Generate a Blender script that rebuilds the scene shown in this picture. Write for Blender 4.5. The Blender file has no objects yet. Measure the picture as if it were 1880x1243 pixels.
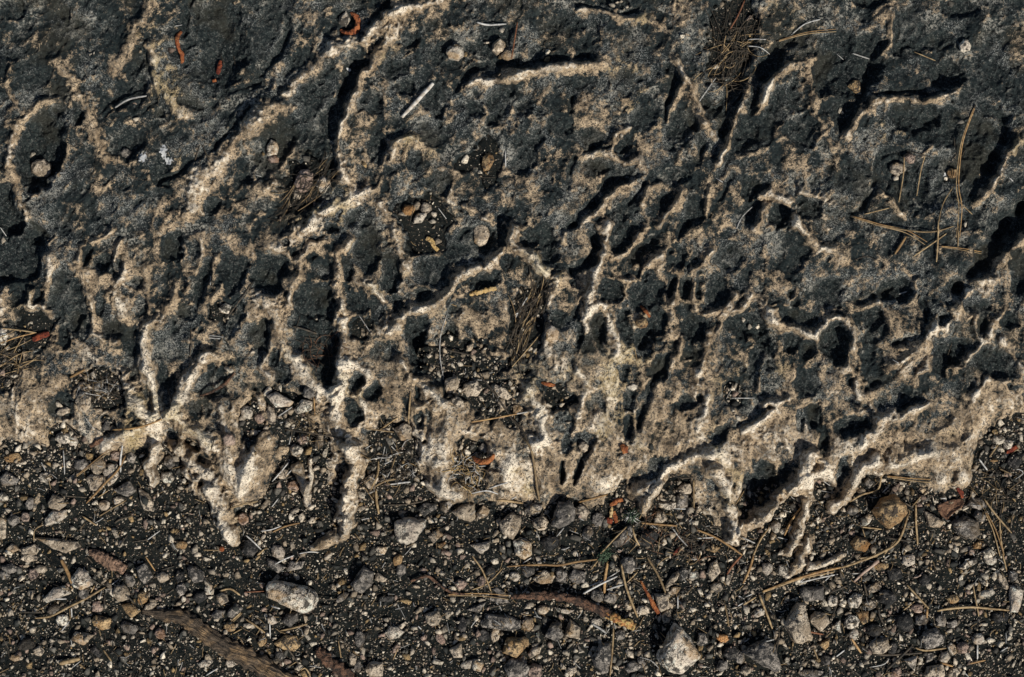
import bpy, bmesh, math, random
import numpy as np
from mathutils import Vector, noise as mnoise
D = bpy.data
SC = bpy.context.scene
random.seed(7); RNG = np.random.default_rng(11)

# ------------------------------------------------------------------ camera, sky, sun, exposure
CAM_H = 2.5                       # metres above the ground, looking straight down
PXM = 1880.0                      # photo pixels per metre on the ground
cam_d = D.cameras.new('camera'); cam_d.sensor_width = 36; cam_d.lens = 36 * CAM_H
cam_d.clip_start = 0.05; cam_d.clip_end = 200
cam = D.objects.new('camera', cam_d); cam.location = (0, 0, CAM_H); SC.collection.objects.link(cam)
SC.camera = cam
SUN_EL = math.radians(45); SUN_AZ = math.atan2(-0.80, 0.60)      # low from the lower right of the picture
world = D.worlds.new('World'); SC.world = world; world.use_nodes = True
wn = world.node_tree; sky = wn.nodes.new('ShaderNodeTexSky'); sky.sky_type = 'NISHITA'; sky.sun_disc = False
sky.sun_elevation = SUN_EL; sky.sun_rotation = math.pi / 2 - SUN_AZ
bg = wn.nodes['Background']; bg.inputs[1].default_value = 0.07; wn.links.new(sky.outputs[0], bg.inputs[0])
sun_d = D.lights.new('sun', 'SUN'); sun_d.energy = 4.85; sun_d.angle = math.radians(0.5); sun_d.color = (1.0, 0.955, 0.865)
sun = D.objects.new('sun', sun_d); SC.collection.objects.link(sun)
sdir = Vector((math.cos(SUN_AZ) * math.cos(SUN_EL), math.sin(SUN_AZ) * math.cos(SUN_EL), math.sin(SUN_EL)))
sun.rotation_euler = sdir.to_track_quat('Z', 'Y').to_euler(); sun.location = sdir * 5
SC.view_settings.view_transform = 'Standard'; SC.view_settings.look = 'None'
SC.view_settings.exposure = 0.0; SC.view_settings.gamma = 1.0

# ------------------------------------------------------------------ noise on numpy arrays
_perm = np.random.default_rng(3).permutation(256); _perm = np.concatenate([_perm, _perm, _perm])
_ga = np.random.default_rng(4).uniform(0, 2 * np.pi, 256); _gx = np.cos(_ga); _gy = np.sin(_ga)
def perlin(x, y, seed=0):
    x = x + seed * 17.31; y = y + seed * 9.77
    xi = np.floor(x).astype(np.int64); yi = np.floor(y).astype(np.int64)
    xf = x - xi; yf = y - yi; xi &= 255; yi &= 255
    u = xf * xf * xf * (xf * (xf * 6 - 15) + 10); v = yf * yf * yf * (yf * (yf * 6 - 15) + 10)
    def g(ix, iy, dx, dy):
        h = _perm[_perm[ix] + iy]; return _gx[h] * dx + _gy[h] * dy
    a = g(xi, yi, xf, yf); b = g(xi + 1, yi, xf - 1, yf)
    c = g(xi, yi + 1, xf, yf - 1); d = g(xi + 1, yi + 1, xf - 1, yf - 1)
    return ((a + u * (b - a)) + v * ((c + u * (d - c)) - (a + u * (b - a)))) * 1.5
def sstep(a, b, x):
    t = np.clip((x - a) / (b - a), 0, 1); return t * t * (3 - 2 * t)
def cells(x, y, prob, seed, elong=1.0):
    """rounded hollows scattered on a jittered grid: 0 outside, 1 at the middle of a hollow"""
    xi = np.floor(x).astype(np.int64); yi = np.floor(y).astype(np.int64)
    out = np.zeros_like(x)
    r = np.random.default_rng(seed); tab = r.uniform(0, 1, (4, 256))
    for dx in (-1, 0, 1):
        for dy in (-1, 0, 1):
            h = _perm[_perm[(xi + dx) & 255] + ((yi + dy) & 255)]
            cx = xi + dx + 0.2 + 0.6 * tab[0][h]; cy = yi + dy + 0.2 + 0.6 * tab[1][h]
            rad = 0.26 + 0.30 * tab[2][h]; on = tab[3][h] < prob
            q = np.sqrt((x - cx) ** 2 + ((y - cy) * elong) ** 2) / rad
            out = np.maximum(out, np.where(on, sstep(1.0, 0.55, q), 0))
    return out

# ------------------------------------------------------------------ what was read off the photograph (tile pixels -> photo pixels)
RID, PIT, SLOT, PAT, SOILP = [], [], [], [], []
_t = [0, 0, 1.0]
def tile(ox, oy, s): _t[:] = [ox, oy, s]
def tp(x, y): return (_t[0] + x / _t[2], _t[1] + y / _t[2])
def _pl(a): return [tp(a[i], a[i + 1]) for i in range(0, len(a), 2)]
def R(w, h, t, *a): RID.append((w, h, t, _pl(a)))                 # ridge: width px, height mm, paleness
def S(w, d, *a): SLOT.append((w, d, _pl(a)))                      # slot cut along cracks and rim shadows, their shade put into the colour too
def P(x, y, rx, ry, ang, d, t=-.5): PIT.append((*tp(x, y), rx / _t[2], ry / _t[2], ang, d, t))   # hollow
def T(x, y, rx, ry, ang, t, hh=0): PAT.append((*tp(x, y), rx / _t[2], ry / _t[2], ang, t, hh))   # pale or dark patch
def K(x, y, rx, ry, ang, d): SOILP.append((*tp(x, y), rx / _t[2], ry / _t[2], ang, d))           # hollow filled with debris

tile(0, 0, 2.96)
R(15, 6, .7, 835, 0, 800, 100, 740, 170, 745, 240, 830, 290, 850, 400, 890, 480, 960, 560, 1000, 640)
R(9, 3, .5, 700, 260, 650, 340, 630, 400)
R(16, 6, .65, 330, 350, 400, 420, 410, 500, 480, 560, 500, 680, 560, 780, 590, 860)
R(8, 4, .5, 70, 360, 60, 470, 95, 560, 60, 690)
R(8, 5, .7, 350, 560, 230, 560, 150, 640, 90, 740, 60, 860, 90, 1000, 150, 1150, 160, 1240)
P(225, 830, 125, 230, 12, 25, -1.1)
R(18, 8, .8, 1421, 650, 1290, 770, 1210, 880, 1070, 1010, 1050, 1150)
P(1160, 250, 200, 260, 10, 14, -.45); P(1200, 320, 110, 170, 0, 6, -.4)
S(11, 7, 1000, 560, 1080, 590, 1200, 530, 1400, 450)
P(1440, 150, 160, 330, 8, 8, -.3); S(10, 7, 1560, 60, 1580, 180, 1500, 320, 1421, 400)
S(13, 10, 1040, 10, 1010, 120, 985, 180)
P(770, 400, 80, 150, 0, 7, -.4); P(700, 520, 120, 90, 0, 6, -.3); S(6, 5, 740, 270, 800, 290, 825, 380, 850, 470, 850, 560, 780, 620)
S(7, 6, 550, 620, 590, 560, 640, 540); P(690, 780, 90, 90, 20, 8, -.5); P(710, 820, 60, 60, 0, 5, -.3)
P(90, 50, 70, 60, 0, 7, -.4); P(40, 1160, 85, 130, -20, 18, -1.0); P(440, 650, 28, 48, 0, 8, -.6); P(870, 620, 30, 30, 0, 5, -.3)
P(1150, 1110, 55, 65, 0, 8, -.5); P(1340, 970, 40, 38, 0, 7, -.5); P(880, 930, 50, 100, 0, 8, -.5)
S(12, 8, 690, 1165, 740, 1120, 850, 1060, 880, 990, 980, 940, 1130, 830, 1240, 730, 1380, 600)
T(250, 130, 60, 50, 0, .5); T(210, 230, 45, 50, 0, .45); T(1130, 300, 90, 120, 20, .5); T(640, 370, 50, 60, 0, .6)
T(1100, 1000, 160, 120, -30, .45); T(900, 1150, 130, 70, 0, .45); T(560, 780, 60, 130, -20, .3); T(560, 1010, 100, 60, 0, .35)
T(430, 150, 300, 130, 0, -.25); T(180, 350, 130, 120, 0, -.2); T(1250, 620, 150, 140, 0, -.25); T(480, 1140, 250, 90, 0, -.2)
T(1350, 1090, 130, 130, 0, .1); T(900, 560, 60, 70, 0, .3)
tile(470, 0, 2.96)
R(15, 8, .75, 0, 720, 60, 600, 150, 560, 240, 440, 400, 300, 440, 280)
R(16, 9, .75, 620, 170, 700, 120, 800, 60, 1000, 20); R(12, 5, .65, 430, 300, 560, 230, 620, 200)
R(20, 9, .85, 680, 280, 740, 210, 760, 170); T(740, 190, 80, 90, 0, .5); T(830, 90, 130, 70, -20, .45)
R(11, 9, .85, 680, 310, 600, 370, 555, 420, 540, 560, 480, 650, 440, 740, 440, 860, 490, 980)
S(22, 22, 600, 330, 540, 360, 510, 420, 470, 540, 435, 640, 415, 760, 420, 880, 430, 980)
S(16, 12, 470, 190, 580, 170, 640, 110, 720, 40)
T(300, 130, 60, 130, 10, .45); T(110, 400, 70, 70, 0, .55); T(560, 760, 100, 220, 10, .4); T(570, 1040, 120, 110, 0, .5)
P(490, 120, 75, 70, 0, 8, -.7); P(300, 420, 200, 150, -40, 6, -.35); P(100, 800, 100, 200, 20, 8, -.4); P(300, 640, 130, 200, 15, 7, -.4)
P(340, 950, 90, 200, 0, 7, -.4); K(260, 1010, 110, 160, 30, 9)
R(9, 5, .5, 0, 1020, 60, 1040, 110, 1010); R(13, 7, .8, 250, 1243, 400, 1140, 500, 1090, 640, 1020)
T(650, 650, 60, 60, 0, .1); P(620, 560, 70, 80, 0, 6, -.45); P(820, 480, 60, 50, 0, 8, -.5); P(760, 380, 70, 60, 0, 6, -.4)
P(830, 220, 60, 50, 0, 7, -.5); P(660, 800, 60, 110, 0, 9, -.4); T(990, 150, 90, 70, -20, .35)
T(810, 820, 90, 70, -30, .6); R(8, 5, .6, 740, 890, 760, 780, 850, 740, 890, 770); P(860, 870, 45, 55, 0, 6, -.4)
S(9, 7, 690, 760, 730, 870); P(1060, 290, 130, 110, 0, 6, -.3); P(1300, 230, 130, 110, 0, 6, -.5)
S(14, 11, 1090, 470, 1160, 390, 1290, 350, 1421, 330); R(10, 7, .8, 1110, 480, 1200, 450, 1320, 440, 1421, 420)
T(1060, 590, 70, 50, 0, .6); T(1340, 680, 70, 60, 0, .4); P(1190, 590, 60, 60, 0, 6, -.5); P(1330, 540, 90, 90, 0, 6, -.4); P(1280, 650, 40, 50, 0, 9, -.6)
R(5, 4, .5, 1250, 560, 1270, 610, 1230, 680); P(970, 540, 80, 100, 10, 9, -.4); P(970, 720, 110, 90, 0, 5, -.3)
K(1150, 880, 70, 60, 0, 7); K(1260, 880, 80, 130, 0, 7); T(1000, 900, 70, 60, 0, .3); P(1000, 1000, 60, 80, 30, 8, -.4)
T(1070, 1050, 70, 70, 0, .4); R(9, 6, .7, 1030, 1090, 1150, 1130, 1280, 1230); S(14, 9, 950, 1070, 1090, 1110, 1210, 1180)
K(890, 1170, 160, 110, 0, 8); R(9, 5, .6, 690, 1100, 720, 1180, 770, 1243); P(120, 1150, 60, 60, 0, 5, -.3)
P(560, 1190, 90, 60, 0, 7, -.4); P(400, 1230, 40, 30, 0, 5, -.4)
tile(940, 0, 2.96)
R(12, 9, .8, 0, 430, 80, 400, 200, 380, 400, 360, 490, 350); S(15, 12, 0, 370, 120, 350, 300, 325, 420, 310)
R(11, 5, .7, 380, 70, 470, 80, 560, 75); S(10, 7, 340, 30, 460, 50, 600, 70, 680, 40); R(9, 5, .6, 600, 100, 700, 110, 800, 140)
T(880, 70, 90, 80, 0, .55); T(750, 90, 40, 40, 0, .4); P(300, 130, 110, 80, 0, 6, -.4); T(540, 190, 140, 40, 5, .3)
P(540, 10, 90, 40, 0, 8, -.5); T(640, 380, 110, 110, 20, .3)
R(8, 7, .75, 890, 330, 910, 400, 960, 490, 1000, 580, 1040, 680); S(16, 14, 860, 370, 890, 430, 870, 540, 830, 640)
R(7, 6, .65, 920, 440, 890, 540, 840, 660); T(940, 520, 50, 70, 0, .3)
S(14, 15, 960, 620, 1000, 700, 1030, 800, 1010, 880); R(8, 4, .5, 1040, 680, 1090, 760); T(890, 640, 80, 40, 0, .3)
S(26, 22, 1060, 560, 1120, 600, 1200, 480, 1260, 380, 1290, 200, 1290, 60); K(1180, 200, 120, 260, 15, 10)
S(20, 16, 1130, 740, 1170, 640, 1250, 520); R(7, 8, .7, 1270, 500, 1230, 620, 1180, 740, 1110, 890)
R(8, 7, .75, 1421, 440, 1380, 500, 1350, 590, 1330, 620); S(12, 9, 1290, 620, 1330, 500, 1400, 420)
T(380, 600, 50, 80, 0, .7, 3); S(12, 11, 320, 600, 325, 540); T(500, 620, 120, 80, -20, .45); T(620, 560, 60, 30, 0, .4)
R(8, 5, .6, 550, 800, 560, 740, 630, 700); R(10, 6, .7, 390, 850, 500, 830, 600, 880, 680, 860, 700, 920); T(720, 800, 60, 70, -30, .5); T(790, 740, 60, 40, -40, .6)
S(6, 5, 380, 830, 480, 800, 540, 795); P(600, 800, 50, 30, -20, 7, -.5); P(480, 900, 80, 60, 0, 6, -.4); T(370, 970, 60, 60, 0, .45)
P(60, 580, 60, 60, 0, 6, -.3); T(150, 520, 140, 60, 0, .25); P(250, 680, 80, 70, 0, 6, -.3); P(60, 850, 90, 110, 0, 8, -.4); P(140, 760, 40, 60, 0, 7, -.4)
T(230, 860, 90, 30, -20, .35); T(90, 1010, 100, 130, -40, .35); T(230, 970, 60, 60, 0, .35)
S(8, 8, 330, 860, 310, 960, 305, 1040); S(22, 14, 330, 1210, 400, 1150, 460, 1080, 530, 1010, 620, 990, 680, 965)
R(8, 7, .7, 400, 1210, 470, 1130, 500, 1080, 590, 1010, 700, 970); T(560, 1060, 80, 60, -30, .4); S(10, 8, 640, 1110, 700, 1040, 720, 1000)
P(830, 1085, 48, 42, 0, 8, -.6); T(830, 1040, 110, 50, 0, .35); R(7, 6, .6, 700, 1120, 740, 1030, 800, 1010); R(8, 6, .65, 780, 1220, 840, 1160, 900, 1110, 920, 1060)
P(880, 960, 90, 60, 0, 7, -.4); P(900, 700, 90, 90, 0, 5, -.35); T(900, 840, 70, 80, -20, .15); P(580, 950, 80, 60, 0, 7, -.4)
P(600, 1150, 120, 60, -20, 6, -.4); P(1290, 1020, 60, 80, 0, 11, -.6); P(1240, 720, 90, 110, 20, 6, -.35); P(1340, 700, 90, 110, 20, 6, -.3)
S(10, 9, 1130, 1080, 1160, 1010, 1200, 960); R(6, 5, .5, 1075, 1020, 1060, 1100, 1040, 1170); P(1290, 1150, 60, 80, 20, 8, -.5); R(9, 6, .6, 1300, 1243, 1350, 1160, 1421, 1130)
T(1160, 1090, 80, 120, 0, .25); P(980, 1150, 60, 90, 10, 7, -.4); T(1390, 1070, 50, 50, 0, .4); P(640, 60, 60, 60, 0, 4, -.2)
P(420, 760, 70, 80, 0, 6, -.35); P(700, 650, 80, 80, 0, 5, -.3); T(170, 190, 40, 60, -20, .3)
tile(1400, 0, 2.96)
P(450, 350, 185, 185, 0, 13, -1.1); P(570, 280, 70, 200, 0, 5, -.5); P(420, 600, 70, 90, 0, 9, -.5)
R(6, 6, .6, 610, 330, 650, 280, 680, 230, 700, 100); R(12, 5, .65, 500, 190, 600, 150, 690, 60); R(8, 5, .5, 330, 240, 290, 310, 200, 350, 100, 370)
R(9, 7, .8, 0, 560, 20, 470, 80, 410, 140, 380); R(12, 6, .65, 240, 400, 270, 500, 270, 620, 330, 720, 380, 800)
S(22, 13, 520, 520, 580, 440, 600, 340, 640, 230); S(8, 6, 420, 700, 470, 640, 520, 560)
R(11, 8, .7, 460, 720, 500, 640, 590, 570, 700, 560, 850, 560, 960, 530, 1040, 500); S(10, 9, 660, 520, 780, 500, 900, 520, 1010, 490)
P(1000, 410, 95, 80, 0, 13, -.9); T(840, 380, 50, 40, 0, .55); P(780, 200, 110, 160, 0, 5, -.3); T(940, 90, 120, 40, 0, .3)
P(820, 640, 145, 80, 5, 13, -1.1); P(1000, 700, 180, 110, 0, 8, -.9); P(1170, 780, 120, 140, 0, 10, -.95); S(30, 24, 1190, 950, 1270, 880, 1300, 780, 1290, 660)
R(8, 7, .7, 1150, 1090, 1240, 1000, 1310, 850, 1421, 740); T(1370, 260, 70, 180, 0, .45); T(1370, 720, 50, 30, 0, .3)
P(760, 980, 150, 160, 0, 10, -.3); S(14, 12, 470, 1180, 540, 1130, 590, 1010, 610, 900, 670, 830, 780, 815)
P(960, 1000, 200, 160, 0, 8, -.3); R(7, 5, .6, 640, 1060, 700, 1120, 760, 1180); T(300, 880, 160, 50, 0, .35); T(180, 950, 120, 80, 0, .4)
T(490, 810, 60, 50, 0, .5); T(50, 1080, 90, 60, 0, .6); T(560, 760, 250, 60, 0, .15); P(90, 1170, 75, 80, 0, 10, -.7); R(10, 6, .6, 40, 1060, 130, 1090, 170, 1190, 180, 1243)
R(9, 5, .55, 200, 1040, 330, 1070, 380, 1120); P(230, 1130, 90, 70, 0, 7, -.4); P(480, 970, 100, 110, 0, 6, -.35); P(90, 560, 110, 110, 0, 7, -.35); P(210, 720, 100, 90, 0, 7, -.4)
P(180, 220, 150, 60, -10, 5, -.3); P(40, 330, 60, 110, 30, 12, -.6); T(620, 90, 100, 60, -20, .35); P(560, 20, 100, 30, 0, 7, -.5); T(30, 60, 60, 60, 0, .3)
P(1060, 50, 100, 60, 0, 9, -.5); T(1020, 20, 30, 40, 0, .5); P(1230, 600, 60, 50, 0, 6, -.5); T(1230, 570, 40, 30, 0, .5); S(34, 28, 1421, 1090, 1340, 1150, 1280, 1243)
T(1250, 420, 130, 80, 0, -.1); P(1150, 1190, 120, 60, 0, 4, -.3); P(730, 260, 40, 50, 0, 6, -.4); P(950, 230, 80, 60, 0, 5, -.3); P(300, 480, 40, 60, 0, 5, -.3)
tile(0, 410, 2.96)
P(80, 160, 160, 190, 30, 16, -1.0); P(190, 60, 90, 60, 20, 9, -.4); T(230, 130, 40, 30, 0, .4); P(40, 320, 50, 60, 0, 9, -.5)
R(7, 5, .6, 450, 200, 460, 150, 530, 90, 620, 50); P(490, 170, 30, 70, 10, 9, -.6); P(575, 230, 60, 55, -30, 10, -.7); R(6, 5, .6, 560, 300, 620, 240, 650, 150, 670, 110)
P(650, 240, 40, 70, 20, 7, -.4); T(470, 290, 60, 80, -40, .75, 3); T(510, 320, 40, 50, 0, .5); P(940, 130, 70, 88, 10, 13, -1.0)
R(9, 5, .6, 290, 200, 285, 300, 260, 400); R(8, 5, .6, 180, 380, 180, 440, 250, 470, 290, 540, 320, 600, 330, 700); P(220, 400, 45, 45, 0, 7, -.5); P(90, 390, 60, 70, 0, 8, -.4); P(160, 320, 40, 50, 0, 6, -.1)
T(25, 460, 40, 60, 0, .6); R(7, 4, .5, 60, 330, 30, 400, 20, 480); P(360, 430, 110, 190, 0, 10, -.6); P(450, 540, 60, 100, 0, 8, -.4); R(8, 5, .5, 490, 390, 500, 480, 510, 590, 580, 640, 650, 650)
R(13, 6, .7, 700, 210, 670, 300, 640, 400, 690, 470, 700, 540); T(700, 380, 70, 110, 0, .45); T(880, 50, 80, 50, -20, .55); T(810, 230, 80, 60, 0, .35); P(740, 320, 50, 35, 0, 6, -.4)
R(8, 4, .5, 800, 260, 800, 350, 820, 470); R(9, 5, .6, 960, 330, 970, 380, 890, 510, 870, 550); R(8, 5, .6, 1110, 90, 1090, 220, 1040, 350); T(1310, 150, 80, 50, 20, .5); P(1100, 310, 60, 150, 15, 9, -.5)
R(7, 5, .6, 1190, 190, 1190, 270, 1220, 320, 1180, 400, 1160, 440); P(1270, 260, 90, 120, 15, 10, -.7); P(1270, 500, 70, 130, 15, 9, -.5); K(1200, 480, 60, 60, 0, 7)
P(620, 590, 70, 60, 0, 7, -.5); P(720, 600, 60, 130, 0, 6, -.4); R(13, 7, .75, 820, 550, 790, 660, 800, 750, 850, 880, 870, 980)
T(1380, 500, 80, 60, 0, .4); T(1180, 680, 60, 90, 30, .3)
R(15, 10, 1.0, 680, 830, 740, 950, 800, 1040, 900, 1040, 960, 1040); R(17, 11, 1.1, 1150, 720, 1080, 780, 1000, 900, 980, 980, 950, 1040, 1010, 1100, 1140, 1190)
T(880, 980, 90, 110, 30, .45, 2); T(810, 800, 60, 150, -5, .45, 2)
P(920, 650, 110, 100, 0, 5, -.3); P(910, 900, 55, 130, 0, 8, -.4); P(1150, 860, 110, 90, 20, 7, -.4); P(1090, 1000, 60, 60, 0, 6, -.4); S(7, 5, 1070, 940, 1190, 910, 1270, 830)
T(1250, 1000, 60, 100, -20, .45); T(1390, 970, 60, 60, 40, .6, 2); K(1370, 1080, 60, 130, 0, 8); R(7, 4, .6, 1200, 1000, 1230, 1100, 1260, 1170)
K(550, 890, 170, 110, 20, 10); K(1050, 1200, 40, 60, 0, 8); R(6, 4, .6, 660, 870, 700, 930, 760, 1030)
K(50, 760, 70, 150, 10, 10); K(190, 570, 110, 110, 0, 8); P(340, 1000, 78, 78, 0, 10, -.9); T(170, 1050, 160, 130, 0, .8, 2); T(300, 880, 170, 60, -10, .6, 1); T(480, 690, 80, 50, 40, .55); T(530, 740, 50, 30, 30, .4)
T(130, 800, 70, 90, 0, .35); T(240, 720, 40, 40, 0, .3); T(560, 1030, 60, 40, 0, .4); K(590, 1100, 50, 60, 0, 8); K(350, 1160, 110, 60, 0, 10); T(660, 1190, 180, 60, -10, .75, 2); T(830, 1190, 30, 90, 10, .8, 5)
T(420, 1070, 90, 60, 0, .35); R(12, 6, .6, 560, 1220, 700, 1140, 870, 1090); T(1080, 1190, 80, 60, 0, .6, 1); T(1300, 1060, 30, 70, 0, .5)
P(780, 440, 40, 60, 0, 5, -.3); P(1010, 480, 60, 50, 0, 5, -.3); P(350, 640, 40, 80, 0, 7, -.4); P(560, 460, 60, 40, 0, 5, -.3)
tile(470, 410, 2.96)
P(80, 270, 95, 125, 10, 13, -1.0); R(15, 6, .75, 30, 130, 140, 120, 230, 90, 340, 0); R(11, 6, .8, 340, 110, 240, 190, 240, 280, 200, 370, 190, 450); R(10, 7, .85, 510, 120, 450, 180, 440, 290, 440, 400, 480, 450)
P(370, 250, 70, 55, 0, 7, -.2); P(330, 80, 40, 30, 0, 6, -.4); P(300, 180, 40, 30, 0, 6, -.4); P(170, 100, 26, 20, 0, 7, -.5); P(210, 160, 30, 35, 0, 6, -.4)
P(315, 420, 115, 105, 0, 13, -1.0); P(330, 620, 135, 150, 0, 13, -1.0); P(370, 760, 85, 125, -20, 10, -1.0); S(10, 8, 440, 620, 440, 760, 400, 860)
R(17, 9, 1.25, 60, 430, 110, 540, 170, 690, 260, 800, 330, 880, 410, 930); R(17, 9, 1.25, 470, 530, 480, 640, 480, 760, 460, 880, 440, 980, 450, 1080, 510, 1243)
P(445, 435, 30, 40, 0, 6, -.5); P(505, 250, 38, 80, 0, 8, -.6); P(600, 150, 90, 160, 10, 10, -.8); T(590, 290, 60, 50, 40, .7, 2); R(9, 5, .7, 520, 190, 560, 260, 650, 340, 700, 420)
P(560, 430, 70, 60, 0, 8, -.6); P(660, 450, 40, 70, 0, 7, -.5); P(740, 260, 60, 120, 0, 11, -.9); P(770, 440, 26, 70, 0, 8, -.7); K(570, 560, 80, 60, 0, 7)
R(11, 5, .75, 740, 60, 780, 180, 830, 240); T(740, 70, 50, 70, 20, .6, 2); P(730, 120, 40, 35, 0, 6, -.5); P(860, 130, 60, 60, 0, 9, -.8); K(930, 80, 120, 90, 0, 6); P(960, 260, 110, 90, 0, 7, -.6); P(900, 390, 50, 50, 0, 8, -.7)
P(1190, 110, 190, 120, -10, 7, -.5); P(1240, 80, 60, 90, 20, 7, -.3); R(14, 9, .95, 1421, 50, 1340, 150, 1240, 230, 1110, 290, 1040, 400, 960, 450, 820, 490, 750, 580)
T(740, 560, 80, 80, 0, .8, 2); P(1240, 300, 90, 55, -5, 9, -.6); P(870, 540, 90, 60, 0, 8, -.6); P(890, 680, 60, 130, 0, 17, -1.0); P(860, 610, 60, 60, 0, 12, -.9)
T(1200, 520, 160, 110, 20, .5, 3); T(1110, 250, 80, 60, 0, .3); S(7, 5, 1050, 440, 1100, 350, 1170, 290); P(1080, 480, 40, 50, 0, 6, -.5); P(1050, 600, 40, 60, 0, 6, -.4)
T(620, 720, 90, 80, 0, .3); P(90, 680, 50, 90, 0, 6, -.4); R(7, 5, .75, 90, 650, 60, 700, 30, 780, 80, 830); P(150, 830, 50, 40, 0, 7, -.5); P(20, 620, 60, 120, 0, 7, -.4)
R(10, 7, .8, 520, 750, 590, 810, 620, 860, 560, 930, 610, 1000); T(730, 870, 80, 110, 30, .75, 2); P(540, 860, 50, 60, 0, 8, -.6); P(630, 900, 50, 60, 0, 7, -.6); P(700, 690, 90, 70, 0, 5, -.35); T(630, 1050, 80, 70, 0, .6, 1); P(530, 1040, 60, 55, 0, 10, -.8)
R(10, 9, .9, 800, 760, 850, 830, 920, 880, 970, 930, 1020, 970); T(930, 930, 80, 90, 40, .8, 6); S(12, 8, 880, 860, 890, 960, 950, 1010, 950, 1110, 930, 1180); R(7, 6, .7, 880, 1010, 930, 980, 980, 1010)
T(1050, 1050, 90, 130, 20, .9, 8); T(1010, 1180, 90, 90, 0, .9, 8); K(1130, 780, 250, 150, 10, 9); K(1280, 950, 180, 130, 30, 10); T(1290, 730, 110, 60, -20, .55, 3); T(740, 1000, 60, 50, 0, .4)
K(170, 1090, 120, 110, 0, 9); K(150, 975, 130, 80, 20, 9); K(330, 1190, 90, 80, 0, 9); T(60, 1180, 70, 90, 0, .5, 4); T(380, 1050, 70, 90, 0, .7, 3); K(730, 1180, 140, 120, 0, 11); P(890, 1060, 35, 45, 0, 9, -.6)
T(1250, 1120, 160, 50, 25, .85, 4); P(1225, 1135, 20, 14, 0, 4, -.6); K(1180, 1210, 100, 70, 0, 9); R(12, 6, .85, 1120, 1110, 1240, 1180, 1310, 1243); T(880, 1180, 60, 60, 0, .5, 3)
T(290, 900, 40, 30, 0, .1); T(150, 380, 70, 90, 0, .4); T(130, 500, 40, 60, 0, .4); P(60, 560, 50, 60, 0, 6, -.3); T(30, 960, 40, 50, 50, .6, 3); P(1370, 210, 50, 50, 0, 6, -.4); P(410, 30, 40, 30, 0, 5, -.4)
tile(940, 410, 2.96)
R(12, 9, .95, 0, 60, 30, 130, 100, 190, 200, 290, 260, 300); R(10, 7, .7, 60, 160, 130, 200, 170, 260); P(90, 90, 55, 60, 0, 7, -.6); P(180, 70, 60, 70, 0, 6, -.5); P(200, 150, 70, 80, 20, 8, -.5)
T(350, 100, 90, 100, 30, .3, 5); R(6, 4, .6, 280, 60, 260, 130); S(18, 15, 440, 60, 460, 130, 420, 200, 330, 270); S(12, 9, 260, 40, 340, 10)
R(12, 9, .95, 510, 0, 520, 70, 490, 160, 460, 240, 440, 310, 420, 380); T(420, 290, 90, 40, -20, .6); R(9, 7, .8, 730, 20, 690, 90, 620, 160, 540, 200); P(590, 80, 70, 100, 20, 7, -.5)
P(690, 150, 110, 50, -40, 9, -.6); R(7, 5, .6, 840, 130, 790, 190, 720, 240, 680, 300, 600, 310); P(700, 270, 40, 50, 30, 8, -.6); R(7, 5, .6, 800, 260, 830, 200, 880, 160); P(880, 180, 70, 80, 20, 7, -.5)
R(8, 6, .7, 870, 270, 960, 270, 1020, 230, 1080, 140); P(1000, 200, 40, 40, -40, 6, -.1); P(930, 30, 30, 60, 30, 10, -.6); T(960, 100, 80, 60, 0, .3); P(1170, 180, 90, 80, 0, 6, -.45)
T(300, 400, 90, 90, 0, .1, 4); R(7, 5, .6, 240, 330, 220, 380, 200, 440); S(13, 10, 330, 320, 390, 360, 380, 430, 340, 490); P(520, 370, 85, 75, 0, 10, -.85); P(720, 380, 110, 85, 0, 10, -.9); T(600, 400, 20, 60, 0, .3)
T(450, 450, 80, 50, 0, .8, 3); R(14, 8, .9, 410, 380, 420, 450, 500, 470, 540, 540, 560, 620, 570, 700); R(10, 6, .7, 420, 480, 390, 520, 400, 590); P(480, 560, 45, 120, 0, 10, -.7); P(360, 600, 25, 90, 5, 8, -.6); P(610, 550, 40, 130, 0, 9, -.7); R(6, 5, .6, 630, 490, 650, 560)
P(170, 290, 50, 60, 0, 8, -.6); T(60, 300, 60, 60, 0, .2); K(80, 560, 110, 230, 12, 10); P(260, 530, 50, 60, 0, 7, -.5); T(190, 680, 30, 70, -10, .7, 3); T(310, 590, 30, 60, 0, .4)
P(860, 330, 30, 80, 10, 8, -.5); R(6, 5, .6, 900, 320, 880, 380, 870, 440); P(940, 330, 40, 90, 10, 9, -.7); R(6, 5, .6, 1000, 350, 980, 420, 1000, 470); R(5, 4, .5, 1045, 340, 1035, 400); P(1110, 370, 60, 110, 0, 7, -.5); P(1020, 370, 30, 40, 0, 7, -.5)
R(8, 5, .65, 1200, 400, 1160, 450, 1110, 480, 1050, 500); R(9, 6, .7, 1290, 400, 1240, 460, 1170, 500); P(1270, 550, 115, 65, 10, 11, -.85); P(980, 570, 65, 85, 0, 13, -.95); R(8, 5, .7, 860, 440, 870, 520); T(860, 620, 80, 60, 0, .5, 1)
R(8, 6, .75, 920, 660, 880, 740, 870, 770); P(780, 540, 60, 90, 0, 9, -.6); P(690, 620, 70, 60, 0, 8, -.5); T(630, 730, 60, 40, 0, .5); P(920, 680, 60, 60, 0, 6, -.4); P(1000, 720, 50, 60, 0, 6, -.4)
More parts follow.
